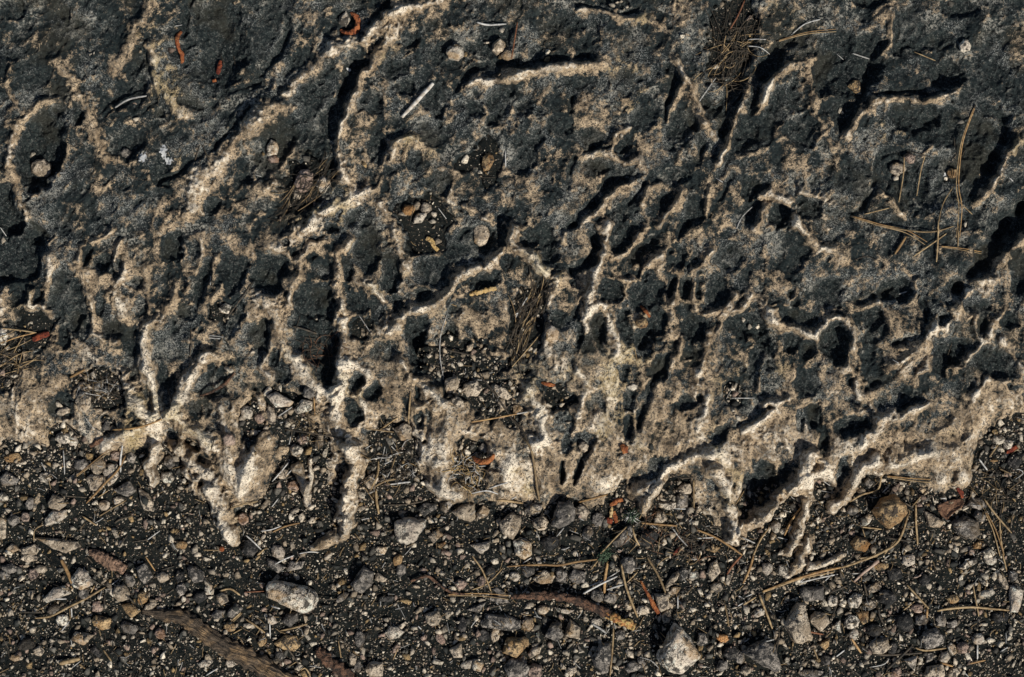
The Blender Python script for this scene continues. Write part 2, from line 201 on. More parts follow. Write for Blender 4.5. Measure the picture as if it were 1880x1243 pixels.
P(800, 790, 60, 80, 20, 12, -.8); P(720, 640, 60, 110, 20, 7, -.4); S(14, 12, 820, 800, 770, 860, 720, 960, 700, 1050, 690, 1110); T(520, 820, 90, 90, 20, .9, 3); P(600, 810, 40, 50, 0, 7, -.6); P(640, 950, 40, 80, 0, 8, -.6); T(270, 790, 120, 80, 0, .4); R(9, 5, .7, 370, 800, 400, 880, 390, 980, 370, 1050)
T(550, 960, 80, 70, 0, .6); P(460, 970, 60, 60, 0, 6, -.4); K(240, 930, 100, 80, 30, 9); P(260, 1100, 80, 90, 30, 8, -.5); R(16, 9, .95, 90, 910, 130, 1000, 170, 1080, 200, 1150, 120, 1200); T(150, 1080, 70, 110, -20, .6, 3)
T(800, 920, 90, 70, -40, .35); T(1100, 780, 110, 110, 0, .5); T(960, 800, 80, 60, 0, .4); P(940, 970, 60, 50, 0, 8, -.7); P(1010, 950, 22, 26, 0, 8, -.8); T(1000, 900, 110, 100, 0, .5, 2); R(11, 6, .8, 1060, 940, 1040, 1040, 1010, 1130); T(900, 1060, 120, 90, 0, .6, 2); T(810, 1000, 30, 50, 0, .3)
P(1280, 930, 100, 130, 0, 6, -.3); K(1200, 940, 50, 70, 0, 8); S(10, 8, 1230, 1100, 1310, 1050, 1400, 990); P(1120, 1140, 40, 80, 30, 9, -.5); T(1330, 1170, 110, 100, 0, .95, 4); R(10, 6, .8, 1250, 1130, 1330, 1060, 1421, 1010)
P(1350, 720, 70, 150, 0, 7, -.4); R(6, 4, .5, 1380, 740, 1340, 830, 1320, 900); T(700, 1130, 60, 60, 0, .3); P(630, 1120, 30, 80, -10, 9, -.6); T(500, 1110, 130, 110, 0, .6, 2); P(400, 1180, 60, 70, 30, 9, -.5); P(310, 1200, 35, 60, 10, 6, -.5); T(860, 1200, 200, 50, 0, .7, 3); T(1130, 1220, 120, 60, 0, .7, 3)
R(12, 8, .9, 1370, 450, 1400, 500, 1421, 520); R(9, 5, .6, 1060, 640, 1040, 700, 1000, 820); R(7, 5, .7, 1140, 550, 1110, 600, 1060, 590); P(1360, 600, 50, 80, 0, 7, -.4)
tile(1400, 410, 2.96)
R(12, 8, .9, 170, 0, 230, 70, 290, 140, 370, 160, 440, 210); P(130, 160, 110, 150, 0, 7, -.35); T(60, 300, 90, 90, 0, .3); T(20, 200, 60, 160, 0, .15); P(130, 380, 30, 28, 0, 5, -.4); P(160, 430, 30, 30, 0, 6, -.4)
R(9, 8, .9, 20, 480, 50, 540, 110, 580, 200, 590, 280, 610, 320, 550, 390, 510, 440, 520, 470, 590, 485, 690); P(390, 640, 82, 118, 0, 15, -1.0); P(170, 510, 150, 50, 10, 8, -.4); T(190, 590, 60, 30, 0, .5); S(9, 7, 470, 620, 450, 720, 400, 760)
P(350, 370, 110, 90, 0, 7, -.5); P(160, 640, 70, 60, 0, 8, -.6); P(250, 690, 50, 60, 0, 7, -.5); T(480, 470, 40, 30, 0, .5); R(6, 6, .7, 540, 460, 580, 430, 620, 430); P(590, 500, 60, 70, 0, 7, -.5); S(12, 9, 500, 420, 560, 430, 610, 380)
P(740, 360, 110, 70, 0, 12, -.8); R(6, 5, .6, 830, 320, 840, 370, 800, 410); P(650, 370, 40, 60, 0, 8, -.6); T(740, 520, 110, 90, 0, .35, 4); S(14, 11, 870, 430, 890, 530, 840, 610, 700, 640); P(600, 560, 70, 90, 0, 6, -.4)
S(44, 34, 1440, -60, 1340, 60, 1240, 160, 1190, 260, 1080, 330, 1060, 360); R(16, 9, .6, 1421, 80, 1330, 150, 1240, 260, 1170, 330, 1060, 440, 1020, 520, 900, 590, 820, 680, 720, 780); T(1180, 350, 120, 60, -40, .3)
R(10, 5, .6, 960, 460, 930, 520, 900, 580); P(960, 500, 50, 50, 0, 7, -.5); P(1160, 440, 80, 60, 0, 7, -.4); P(1390, 310, 50, 90, 20, 9, -.5); T(1320, 430, 40, 40, 0, .4)
R(7, 5, .6, 1140, 500, 1150, 580, 1180, 640, 1160, 680, 1100, 730, 1040, 780); P(1180, 550, 40, 60, 0, 8, -.6); R(9, 5, .65, 1300, 480, 1240, 570, 1220, 640); P(1340, 520, 50, 60, 0, 8, -.5)
P(960, 740, 60, 90, 10, 12, -.7); P(1060, 700, 60, 90, 20, 8, -.5); P(1260, 750, 130, 110, 0, 8, -.6); R(7, 6, .7, 1290, 640, 1350, 710, 1400, 810); T(1130, 740, 80, 60, -20, .05)
S(12, 9, 560, 900, 660, 860, 760, 760, 830, 690); T(770, 800, 120, 100, -30, .45, 3); R(7, 5, .6, 870, 740, 880, 800, 840, 830); T(730, 660, 70, 20, 0, .45); T(720, 880, 40, 20, 0, .5)
R(11, 7, .8, 440, 780, 480, 840, 510, 920, 520, 950); S(14, 9, 460, 830, 490, 940, 540, 1000); T(380, 850, 60, 70, 0, .5); P(600, 760, 70, 130, 0, 5, -.3)
P(700, 960, 130, 90, -20, 7, -.3); S(10, 8, 720, 1010, 800, 970, 870, 960); R(7, 6, .7, 790, 1000, 840, 1010, 890, 980); R(11, 7, .75, 560, 1030, 620, 1060, 700, 1020); T(150, 820, 60, 70, 0, .4); P(230, 860, 80, 80, 0, 6, -.5)
R(8, 6, .7, 0, 980, 80, 970, 140, 950); T(90, 1100, 130, 130, -30, .85, 4); T(430, 1010, 70, 60, 0, .25, 3); P(270, 1050, 50, 70, 0, 9, -.7); P(200, 1070, 25, 60, 10, 8, -.6); P(470, 1100, 90, 60, -20, 13, -.8); R(8, 7, .8, 600, 1080, 600, 1130, 540, 1150, 520, 1210); P(570, 1060, 40, 50, 0, 9, -.7)
T(660, 1180, 140, 70, -20, .3); P(320, 1180, 30, 90, 0, 7, -.5); T(390, 1180, 60, 80, 20, .6); R(8, 5, .6, 620, 1130, 700, 1060, 800, 1020); P(960, 1060, 80, 50, -20, 5, -.35)
T(1230, 960, 110, 60, -20, .8, 3); T(1350, 970, 80, 60, 0, .7, 2); T(1150, 1060, 120, 90, -30, .7, 2); T(1040, 1120, 120, 110, -40, .8, 2); P(1030, 1150, 90, 60, -30, 6, -.2); T(900, 1210, 100, 60, 0, .6); R(9, 5, .7, 1130, 930, 1210, 850, 1290, 850, 1421, 870); T(1000, 860, 100, 50, -20, .3)
P(1370, 870, 60, 50, 0, 6, -.4); T(1340, 640, 40, 40, 0, .2); T(870, 900, 200, 60, -20, -.1)
tile(0, 823, 2.96)
R(13, 16, .95, 850, 0, 830, 60, 810, 110, 840, 170); T(830, 130, 50, 70, 0, .6, 5)
R(19, 18, 1.15, 990, 0, 1060, 80, 1120, 160, 1180, 250, 1210, 330, 1240, 410, 1260, 470); R(16, 14, .9, 1030, 130, 1070, 230, 1130, 240)
T(1240, 460, 60, 60, 0, .7, 8); T(1250, 120, 140, 140, 20, .9, 12); T(1350, 170, 100, 120, 20, .9, 12); R(10, 8, .8, 1390, 20, 1350, 150, 1310, 260); P(1100, 200, 20, 50, -15, 6, -.8)
tile(470, 823, 2.96)
R(11, 16, .9, 230, 110, 250, 180, 270, 270, 300, 310); R(7, 11, .7, 290, 70, 290, 180, 270, 240)
R(20, 19, 1.1, 530, 0, 560, 90, 530, 170, 510, 260, 510, 340, 490, 400); R(7, 8, .8, 490, 180, 470, 260, 450, 350, 430, 390)
T(400, 190, 70, 110, 0, .5, 8); T(410, 430, 90, 30, 0, .4, 2); R(14, 14, .6, 480, 390, 470, 470, 340, 520)
T(1000, 90, 70, 140, 0, .95, 9); T(1020, 190, 60, 40, 30, .8, 6); T(1120, 230, 80, 50, 15, .75, 7); T(900, 130, 40, 110, 0, .3, 4); K(1160, 130, 110, 100, 0, 9); T(1370, 120, 60, 120, 0, .85, 9); S(10, 7, 1290, 60, 1340, 150)
R(9, 8, .7, 920, 190, 1000, 220, 1100, 270)
tile(940, 823, 2.96)
P(265, 130, 16, 65, 0, 14, -.9); P(350, 120, 22, 80, 20, 14, -.9); P(400, 30, 25, 40, 30, 8, -.7); T(200, 120, 200, 110, 0, .7, 3); T(520, 170, 140, 90, -20, .8, 3); P(750, 120, 130, 50, -30, 5, -.5); R(11, 7, .9, 700, 230, 760, 180, 850, 120, 950, 60, 1080, 30)
P(600, 220, 30, 50, 15, 20, -1); K(560, 270, 60, 40, -30, 14); T(720, 270, 60, 80, 20, .9, 9); R(10, 13, .9, 800, 200, 740, 260, 710, 350); K(900, 240, 90, 100, 0, 14)
R(15, 12, .85, 1100, 130, 1180, 240, 1190, 330, 1200, 420, 1200, 490); T(1070, 330, 90, 120, 0, .6, 7); T(1190, 460, 50, 50, 0, .1, 8); R(14, 14, .95, 1421, 320, 1340, 400, 1260, 450); T(1080, 90, 100, 60, 0, .7, 4)
P(1340, 200, 90, 150, 20, 12, -.7); K(1260, 290, 50, 60, 0, 8); T(1150, 60, 60, 80, 0, .5, 2); P(1080, 240, 40, 100, 0, 6, -.4); T(30, 230, 60, 60, 0, .5, 4); T(1320, 30, 60, 40, 0, .1)
tile(1400, 823, 2.96)
R(18, 14, 1.0, 0, 380, 60, 300, 130, 220, 200, 120, 260, 40); R(12, 9, .8, 120, 270, 230, 180, 330, 130); T(250, 200, 60, 120, 10, .7, 8); P(60, 180, 100, 140, 40, 12, -.7)
R(13, 14, 1.0, 380, 330, 430, 280, 490, 200, 540, 110, 600, 50); T(370, 110, 90, 110, 20, .4, 6); P(430, 120, 40, 90, 20, 9, -.7); R(12, 13, .9, 230, 300, 220, 380, 190, 460, 150, 560); R(9, 9, .8, 210, 620, 230, 560, 240, 480); R(9, 9, .8, 150, 680, 220, 640)
K(330, 230, 50, 60, 0, 10); K(130, 310, 70, 70, 0, 12); T(690, 60, 180, 90, -10, .7, 5); T(1010, 80, 150, 130, 0, .95, 8); T(1080, 170, 60, 40, 0, .8, 7); T(960, 160, 30, 30, 0, .6, 6); P(760, 50, 70, 30, -20, 5, -.5); P(1030, 150, 25, 40, 0, 8, -.4)
R(9, 12, .8, 260, 650, 330, 620, 440, 580); R(14, 9, .9, 700, 90, 800, 40, 900, 20)
# where solid rock gives way to soil (photo px), left to right
EDGE = [(-900, 800), (0, 800), (90, 805), (150, 815), (230, 815), (300, 800), (350, 830), (420, 880), (470, 885), (505, 830), (560, 800), (600, 835), (640, 850), (690, 790), (740, 770), (770, 840), (800, 900), (870, 915), (960, 908), (1010, 912), (1090, 912), (1150, 900), (1200, 895), (1240, 872),
        (1290, 900), (1330, 935), (1360, 945), (1410, 925), (1470, 880), (1520, 885), (1560, 880), (1600, 855), (1640, 862), (1700, 880), (1770, 885), (1790, 840), (1800, 800), (1835, 765), (1880, 735), (2800, 600)]

# ------------------------------------------------------------------ the ground: bedrock and soil as height fields (photo px in, millimetres out)
def feat_blend(U, V, Hh, Pa, So):
    def box(x0, y0, x1, y1):
        return slice(np.searchsorted(ax_u, x0), np.searchsorted(ax_u, x1)), slice(np.searchsorted(ax_v, y0), np.searchsorted(ax_v, y1))
    ax_u = feat_blend.u; ax_v = feat_blend.v
    def polydist(pts, X, Y):
        dm = np.full(X.shape, 1e9)
        for (x0, y0), (x1, y1) in zip(pts[:-1], pts[1:]):
            dx, dy = x1 - x0, y1 - y0; L = dx * dx + dy * dy + 1e-9
            t = np.clip(((X - x0) * dx + (Y - y0) * dy) / L, 0, 1)
            dm = np.minimum(dm, (X - x0 - t * dx) ** 2 + (Y - y0 - t * dy) ** 2)
        return np.sqrt(dm)
    def region(xs, ys, m):
        bu, bv = box(min(xs) - m, min(ys) - m, max(xs) + m, max(ys) + m)
        return (bv, bu)
    for x, y, rx, ry, ang, t, hh in PAT:
        m = max(rx, ry) * 1.8 + 12; s = region([x], [y], m); X = U[s] - x; Y = V[s] - y
        a = math.radians(ang); c, sn = math.cos(a), math.sin(a)
        q = ((X * c + Y * sn) / rx) ** 2 + ((-X * sn + Y * c) / ry) ** 2
        k = np.exp(-q * 1.1); Pa[s] += 0.62 * t * k; Hh[s] += hh * k
    for x, y, rx, ry, ang, d, t in PIT:
        m = max(rx, ry) * 1.5 + 12; s = region([x], [y], m); X = U[s] - x; Y = V[s] - y
        a = math.radians(ang); c, sn = math.cos(a), math.sin(a)
        q = np.sqrt(((X * c + Y * sn) / rx) ** 2 + ((-X * sn + Y * c) / ry) ** 2)
        sc = max(7.0, min(rx, ry) * .8)
        q = q * (1 + .20 * perlin(U[s] / sc, V[s] / sc, 71) + .11 * perlin(U[s] / (sc * .42), V[s] / (sc * .42), 72)) + .035 * perlin(U[s] / 6, V[s] / 6, 73)
        soft = min(0.5, 0.16 + 4.5 / min(rx, ry)); side = np.clip((X * .6 + Y * .8) / max(rx, ry), -1, 1)      # walls towards one side are steeper
        soft = np.clip(soft * (1.35 - .6 * side), .12, .85)
        k = .62 * sstep(1.0 + soft * .5, 1.0 - soft, q) + .38 * np.clip(1 - q * q, 0, 1)
        rim = np.exp(-((q - 1.12) / 0.15) ** 2) * (.5 + .8 * perlin(U[s] / 26, V[s] / 26, 74))
        Hh[s] -= d * k * .82 - 0.7 * rim; Pa[s] += t * sstep(1.25, .6, q) * .7 + .12 * rim
    for w, h, t, pts in RID:
        s = region([p[0] for p in pts], [p[1] for p in pts], w * 3.6 + 12)
        d = polydist(pts, U[s], V[s]); ww = w * (0.78 + (0.25 if h < 10 else .32) * perlin(U[s] / 17, V[s] / 17, 31) + .18 * perlin(U[s] / 7, V[s] / 7, 32))
        big = 1.0 if h < 10 else 1.55
        patch = np.clip(.92 + .5 * perlin(U[s] / 34, V[s] / 34, 33) + .4 * perlin(U[s] / 13, V[s] / 13, 34), .6, 1.3)
        if h < 10: k = .28 * np.exp(-(d / (ww * .7)) ** 2) + .85 * np.exp(-(d / (ww * 1.5)) ** 2)
        else: k = np.exp(-(d / (ww * .66 * big)) ** 3)
        Hh[s] += h * k * (.95 + .3 * patch); Pa[s] += t * patch * (.23 * np.exp(-(d / (ww * .7 * big)) ** 2) + .48 * np.exp(-(d / (ww * 1.6)) ** 2))
    for w, d0, pts in SLOT:
        s = region([p[0] for p in pts], [p[1] for p in pts], w * 2 + 12)
        d = polydist(pts, U[s], V[s]); ww = w * (0.9 + 0.3 * perlin(U[s] / 23, V[s] / 23, 37))
        k = sstep(ww * .92, ww * .05, d) * (.75 + .5 * perlin(U[s] / 30, V[s] / 30, 38)); Hh[s] -= d0 * .64 * k; Pa[s] -= .4 * k  # shade of the slot also painted in: paleness drops inside it
    for x, y, rx, ry, ang, d in SOILP:
        m = max(rx, ry) * 1.5 + 12; s = region([x], [y], m); X = U[s] - x; Y = V[s] - y
        a = math.radians(ang); c, sn = math.cos(a), math.sin(a)
        q = np.sqrt(((X * c + Y * sn) / rx) ** 2 + ((-X * sn + Y * c) / ry) ** 2)
        q = q * (1 + .28 * perlin(U[s] / 24, V[s] / 24, 75) + .16 * perlin(U[s] / 9, V[s] / 9, 76))
        k = sstep(1.25, .6, q); Hh[s] -= d * k * 1.25; Pa[s] -= .35 * k; So[s] = np.maximum(So[s], k)

def rock_height(u, v, fine):
    U0, V0 = np.meshgrid(u, v)
    fade = np.exp(-np.maximum(0, np.maximum(np.abs(U0 - 940) - 1010, np.abs(V0 - 621) - 700)) / 250.0)
    U = U0 + 6 * perlin(U0 / 55, V0 / 55, 1) + 2.6 * perlin(U0 / 21, V0 / 21, 2) + .6 * perlin(U0 / 8, V0 / 8, 3)
    V = V0 + 6 * perlin(U0 / 55, V0 / 55, 4) + 2.6 * perlin(U0 / 21, V0 / 21, 5) + .6 * perlin(U0 / 8, V0 / 8, 6)
    # grain direction: diagonal in the upper part, nearly vertical lower down
    def aniso(su, sl, ang, seed):
        a = math.radians(ang); c, s = math.cos(a), math.sin(a)
        return perlin((U * c + V * s) / sl, (-U * s + V * c) / su, seed)
    low = sstep(380, 620, V)
    def mixn(su, sl, seed): return aniso(su, sl, -52, seed) * (1 - low) + aniso(su, sl, -88, seed + 50) * low
    ridg = lambda n: 1 - np.abs(n) * 2.2
    H = 3.4 * perlin(U / 240, V / 240, 10) + 4.8 * mixn(60, 110, 11) + 2.0 * ridg(mixn(30, 60, 12)) + .8 * ridg(mixn(14, 26, 13))
    H += fade * (.5 * perlin(U / 11, V / 11, 14) + .28 * ridg(perlin(U / 6.5, V / 6.5, 15)) + .2 * perlin(U / 3.4, V / 3.4, 16) + .24 * perlin(U0 / 1.9, V0 / 1.9, 17))
    wob = 1 + .25 * perlin(U / 9, V / 9, 18)
    c1 = cells(U / 70 + .35 * perlin(U / 30, V / 30, 24), V / 92 + .3 * perlin(U / 30, V / 30, 25), .20, 21); c2 = cells(U / 27 + 5 + .3 * perlin(U / 12, V / 12, 26), V / 36, .15, 22); c3 = cells(U / 12 + 9, V / 13, .22, 23)
    H -= wob * (2.2 * c1 + 2.0 * c2 + fade * 1.3 * c3)
    Pa = 0.335 + .10 * perlin(U / 150, V / 150, 41) + .05 * sstep(300, 650, V0) + .22 * sstep(640, 860, V0) - .07 * sstep(400, 200, V0) - .10 * sstep(1380, 1750, U0) * sstep(720, 500, V0)
    Pa = Pa + .10 * ridg(mixn(30, 60, 12)) + .06 * ridg(mixn(14, 26, 13)) - .07 * c1 - .09 * c2 - .10 * c3
    So = np.zeros_like(H)
    feat_blend.u = u; feat_blend.v = v
    Hf = np.zeros_like(H); feat_blend(U, V, Hf, Pa, So)
    ex = np.array([e[0] for e in EDGE], float); ey = np.array([e[1] for e in EDGE], float)
    yb = np.interp(U, ex, ey)
    base = 9 - 20 * sstep(-62, 62, V - yb) - 3 * sstep(120, 320, V - yb)
    So = So * sstep(20, -30, V - yb)
    H = H + Hf + base
    return U0, V0, H, Pa, So, base, fade

def soil_height(U0, V0, So, base, fade):
    g = 1.8 * perlin(U0 / 170, V0 / 170, 61) + 1.2 * perlin(U0 / 60, V0 / 60, 62) + .7 * perlin(U0 / 22, V0 / 22, 63)
    g = g + fade * (1.5 * np.abs(perlin(U0 / 30, V0 / 30, 67)) + .9 * perlin(U0 / 8, V0 / 8, 64) + .5 * np.abs(perlin(U0 / 3.6, V0 / 3.6, 65)) + .3 * perlin(U0 / 2, V0 / 2, 66))
    low = -4.0 + g - 30 * sstep(.80, 1.0, (base + 11) / 20)
    return np.where(So > .02, np.maximum(low, -22 * (1 - sstep(.0, .5, So)) + base - 4.5 + g), low)

def axis(lo, hi, step, far):
    a = np.arange(lo, hi + step, step); st = step; left = [lo]; right = [a[-1]]
    while right[-1] < hi + far:
        st *= 1.13; left.append(left[-1] - st); right.append(right[-1] + st)
    return np.concatenate([np.array(left[:0:-1]), a, np.array(right[1:])])
def sheet(name, u, v, H, attrs, mat):
    ny, nx = H.shape
    U, V = np.meshgrid(u, v)
    co = np.stack([(U - 940) / PXM, (621.5 - V) / PXM, H * .001], -1).reshape(-1, 3).astype(np.float32)
    idx = np.arange(ny * nx).reshape(ny, nx)
    q = np.stack([idx[1:, :-1], idx[1:, 1:], idx[:-1, 1:], idx[:-1, :-1]], -1).reshape(-1).astype(np.int32)
    me = D.meshes.new(name); nq = len(q) // 4
    me.vertices.add(len(co)); me.vertices.foreach_set('co', co.ravel())
    me.loops.add(len(q)); me.loops.foreach_set('vertex_index', q)
    me.polygons.add(nq); me.polygons.foreach_set('loop_start', np.arange(0, len(q), 4, dtype=np.int32))
    me.polygons.foreach_set('loop_total', np.full(nq, 4, np.int32)); me.polygons.foreach_set('use_smooth', np.ones(nq, bool))
    for k, a in attrs.items():
        at = me.attributes.new(k, 'FLOAT', 'POINT'); at.data.foreach_set('value', a.reshape(-1).astype(np.float32))
    me.update(); me.materials.append(mat)
    o = D.objects.new(name, me); SC.collection.objects.link(o); o['kind'] = 'structure'
    return o

# ------------------------------------------------------------------ materials
class NT:
    def __init__(s, name, rough=.9, spec=.3):
        s.m = D.materials.new(name); s.m.use_nodes = True; s.t = s.m.node_tree
        s.b = s.t.nodes['Principled BSDF']; s.b.inputs['Roughness'].default_value = rough
        s.b.inputs['Specular IOR Level'].default_value = spec
    def n(s, typ, **k):
        x = s.t.nodes.new(typ)
        for a, b in k.items(): setattr(x, a, b)
        return x
    def l(s, a, b): s.t.links.new(a, b)
    def put(s, sock, v):
        if hasattr(v, 'links') or hasattr(v, 'is_output'): s.l(v, sock)
        else: sock.default_value = v
    def geo(s): 
        if not hasattr(s, '_g'): s._g = s.n('ShaderNodeNewGeometry')
        return s._g.outputs['Position']
    def objc(s):
        if not hasattr(s, '_o'): s._o = s.n('ShaderNodeTexCoord')
        return s._o.outputs['Object']
    def rnd(s):
        if not hasattr(s, '_r'): s._r = s.n('ShaderNodeObjectInfo')
        return s._r.outputs['Random']
    def attr(s, name): return s.n('ShaderNodeAttribute', attribute_name=name).outputs['Fac']
    def acol(s, name): return s.n('ShaderNodeAttribute', attribute_name=name).outputs['Color']
    def noise(s, vec, scale, detail=4, rough=.6, dist=0, w=None):
        x = s.n('ShaderNodeTexNoise'); s.l(vec, x.inputs['Vector'])
        if w is not None: x.noise_dimensions = '4D'; s.put(x.inputs['W'], w)
        x.inputs['Scale'].default_value = scale; x.inputs['Detail'].default_value = detail
        x.inputs['Roughness'].default_value = rough; x.inputs['Distortion'].default_value = dist
        return x.outputs['Fac']
    def vor(s, vec, scale, out='Distance'):
        x = s.n('ShaderNodeTexVoronoi'); s.l(vec, x.inputs['Vector']); x.inputs['Scale'].default_value = scale
        return x.outputs[out]
    def math(s, op, a, b=0.0, c=0.0, clamp=False):
        x = s.n('ShaderNodeMath', operation=op, use_clamp=clamp); s.put(x.inputs[0], a); s.put(x.inputs[1], b); s.put(x.inputs[2], c)
        return x.outputs[0]
    def step(s, v, a, b):
        x = s.n('ShaderNodeMapRange', interpolation_type='SMOOTHSTEP'); s.put(x.inputs[0], v)
        x.inputs[1].default_value = a; x.inputs[2].default_value = b; return x.outputs[0]
    def mix(s, f, a, b):
        x = s.n('ShaderNodeMix', data_type='RGBA'); s.put(x.inputs['Factor'], f)
        for nm, v in (('A', a), ('B', b)):
            sk = [i for i in x.inputs if i.name == nm and i.type == 'RGBA'][0]
            if isinstance(v, tuple): sk.default_value = (*v, 1)
            else: s.l(v, sk)
        return [o for o in x.outputs if o.type == 'RGBA'][0]
    def bump(s, h, strength, dist):
        x = s.n('ShaderNodeBump'); x.inputs['Strength'].default_value = strength; x.inputs['Distance'].default_value = dist
        s.l(h, x.inputs['Height']); s.l(x.outputs[0], s.b.inputs['Normal'])
    def col(s, c):
        if isinstance(c, tuple): s.b.inputs['Base Color'].default_value = (*c, 1)
        else: s.l(c, s.b.inputs['Base Color'])
        return s.m

def rock_material():
    N = NT('weathered_limestone', .92, .2); P_ = N.geo()
    pale = N.attr('pale')
    n1 = N.noise(P_, 75, 5, .65); n2 = N.noise(P_, 260, 4, .7); n3 = N.noise(P_, 900, 2, .6); n4 = N.noise(P_, 28, 4, .6)
    f = N.math('ADD', pale, N.math('MULTIPLY', N.math('SUBTRACT', n1, .5), 1.9))
    f = N.math('ADD', f, N.math('MULTIPLY', N.math('SUBTRACT', n2, .5), 1.5))
    f = N.math('ADD', f, N.math('MULTIPLY', N.math('SUBTRACT', n3, .5), .9))
    m = N.step(f, .46, .80)
    dark = N.mix(N.step(n2, .38, .66), (.0040, .0080, .0094), (.0175, .0245, .0245))
    dark = N.mix(N.step(n4, .45, .65), dark, N.mix(N.step(n1, .4, .6), (.0065, .011, .014), (.029, .0325, .030)))
    dry = N.step(pale, -.08, .34)  # one on open rock, zero on the crusted hollow floors
    hollow_crust = N.mix(N.step(n2, .40, .62), (.0035, .0068, .008), (.020, .0265, .0255))  # darker crust colour where paleness is low, mostly hollow floors
    hollow_crust = N.mix(N.math('MULTIPLY', N.step(N.noise(P_, 480, 3, .85), .56, .61), .55), hollow_crust, (.16, .16, .145))
    dark = N.mix(dry, hollow_crust, dark)
    lichen = N.math('MULTIPLY', N.step(n3, .50, .66), N.step(N.math('ADD', n4, N.math('MULTIPLY', n2, .5)), .70, .86))
    dark = N.mix(N.math('MULTIPLY', lichen, N.math('MULTIPLY', dry, .8)), dark, (.32, .325, .30))
    fine = N.step(N.noise(P_, 560, 3, .85), .53, .585)
    dark = N.mix(N.math('MULTIPLY', fine, N.math('MULTIPLY', dry, N.math('ADD', .05, N.math('MULTIPLY', N.step(N.math('ADD', N.math('MULTIPLY', n4, .5), N.math('MULTIPLY', n1, .5)), .48, .58), .8)))), dark, (.24, .24, .215))
    palec = N.mix(N.step(n1, .38, .62), (.17, .121, .074), (.45, .34, .22))
    palec = N.mix(N.step(N.math('ADD', N.math('MULTIPLY', N.math('ADD', n4, n2), .5), N.math('MULTIPLY', pale, .24)), .71, .85), palec, (.76, .66, .52))
    palec = N.mix(N.math('MULTIPLY', N.step(N.noise(P_, 13, 3, .6), .58, .7), .4), palec, (.40, .31, .13))
    speck = N.math('MULTIPLY', N.step(N.math('ADD', N.noise(P_, 520, 3, .8), N.math('MULTIPLY', N.math('SUBTRACT', n1, .5), .25)), .535, .59), .92)
    patchy = N.math('MULTIPLY', N.step(N.noise(P_, 34, 4, .65), .53, .62), N.step(N.noise(P_, 420, 3, .8), .47, .55))
    dark = N.mix(N.math('MULTIPLY', patchy, N.math('MULTIPLY', dry, .7)), dark, (.34, .32, .27))
    palec = N.mix(speck, palec, (.055, .046, .038))
    stainm = N.math('MULTIPLY', N.step(N.noise(P_, 42, 5, .7, .6), .50, .60), N.step(n2, .36, .60))
    palec = N.mix(N.math('MULTIPLY', stainm, .6), palec, (.07, .062, .052))
    brown = N.step(N.noise(P_, 19, 4, .6), .52, .64)
    dark = N.mix(N.math('MULTIPLY', brown, .5), dark, (.030, .027, .018))
    c = N.mix(m, dark, palec)
    holes = N.step(N.vor(P_, 260), .22, .13)
    c = N.mix(N.math('MULTIPLY', holes, .8), c, (.02, .018, .016))
    c = N.mix(N.step(N.attr('splash'), .35, .6), c, (.50, .50, .49))
    h = N.math('ADD', N.math('MULTIPLY', n2, .5), N.math('MULTIPLY', n3, .5)); h = N.math('SUBTRACT', h, N.math('MULTIPLY', holes, .35))
    N.bump(h, 1.0, .0020)
    return N.col(c)
def soil_material():
    N = NT('dark_gritty_soil', .95, .15); P_ = N.geo()
    n1 = N.noise(P_, 60, 5, .65); n2 = N.noise(P_, 420, 4, .75); n3 = N.noise(P_, 1100, 2, .6)
    c = N.mix(N.step(n1, .35, .65), (.0040, .0068, .0074), (.0185, .0215, .0190))
    c = N.mix(N.math('MULTIPLY', N.step(n2, .52, .66), .7), c, (.065, .052, .038))
    v = N.n('ShaderNodeTexVoronoi'); N.l(P_, v.inputs['Vector']); v.inputs['Scale'].default_value = 480
    gr = N.math('MULTIPLY', N.step(v.outputs['Distance'], .34, .22), N.step(N.noise(v.outputs['Position'], 700, 0), .60, .66))
    c = N.mix(N.math('MULTIPLY', gr, .7), c, (.20, .165, .125))
    N.bump(N.math('ADD', N.math('ADD', n2, N.math('MULTIPLY', n3, .6)), N.math('MULTIPLY', gr, .4)), 1.0, .0035)
    return N.col(c)
def stone_material(name, base, light, darkc, stain=.45, bias=0.0):
    N = NT(name, .85, .3); O = N.objc(); r = N.math('MULTIPLY', N.rnd(), 40)
    n1 = N.noise(O, 55, 4, .6, .4, r); n2 = N.noise(O, 190, 4, .7, 0, r); n3 = N.noise(O, 700, 2, .6, 0, r)
    c = N.mix(N.step(n1, .38, .6), base, light)
    c = N.mix(N.step(N.math('ADD', N.math('MULTIPLY', n1, .6), N.math('MULTIPLY', n2, .9)), .76 - bias, .84 - bias), c, darkc)
    c = N.mix(N.math('MULTIPLY', N.step(N.noise(O, 120, 3, .7, .6, N.math('ADD', r, 7)), .55, .63), .7), c, tuple(min(.8, x * 1.35) for x in light))
    c = N.mix(N.math('MULTIPLY', N.step(n3, .53, .59), min(1, stain * 1.3)), c, darkc)
    c = N.mix(N.math('MULTIPLY', N.math('POWER', N.rnd(), 1.5), .35), c, darkc)
    c = N.mix(N.math('MULTIPLY', N.step(N.noise(O, 38, 3, .6, .3, N.math('ADD', r, 3)), .54, .64), .55), c, (base[0] * .95, base[1] * .72, base[2] * .42))
    N.bump(N.math('ADD', n2, N.math('MULTIPLY', n3, .6)), 1.0, .003)
    return N.col(c)
M = {}
M['rock'] = rock_material(); M['soil'] = soil_material()
M['w'] = stone_material('pale_stone', (.42, .35, .28), (.72, .63, .50), (.065, .057, .046), .45, .01)
M['t'] = stone_material('tan_stone', (.27, .21, .145), (.58, .48, .36), (.06, .05, .04), .4, .0)
M['g'] = stone_material('grey_stone', (.10, .088, .076), (.36, .315, .265), (.035, .033, .03), .45, .03)
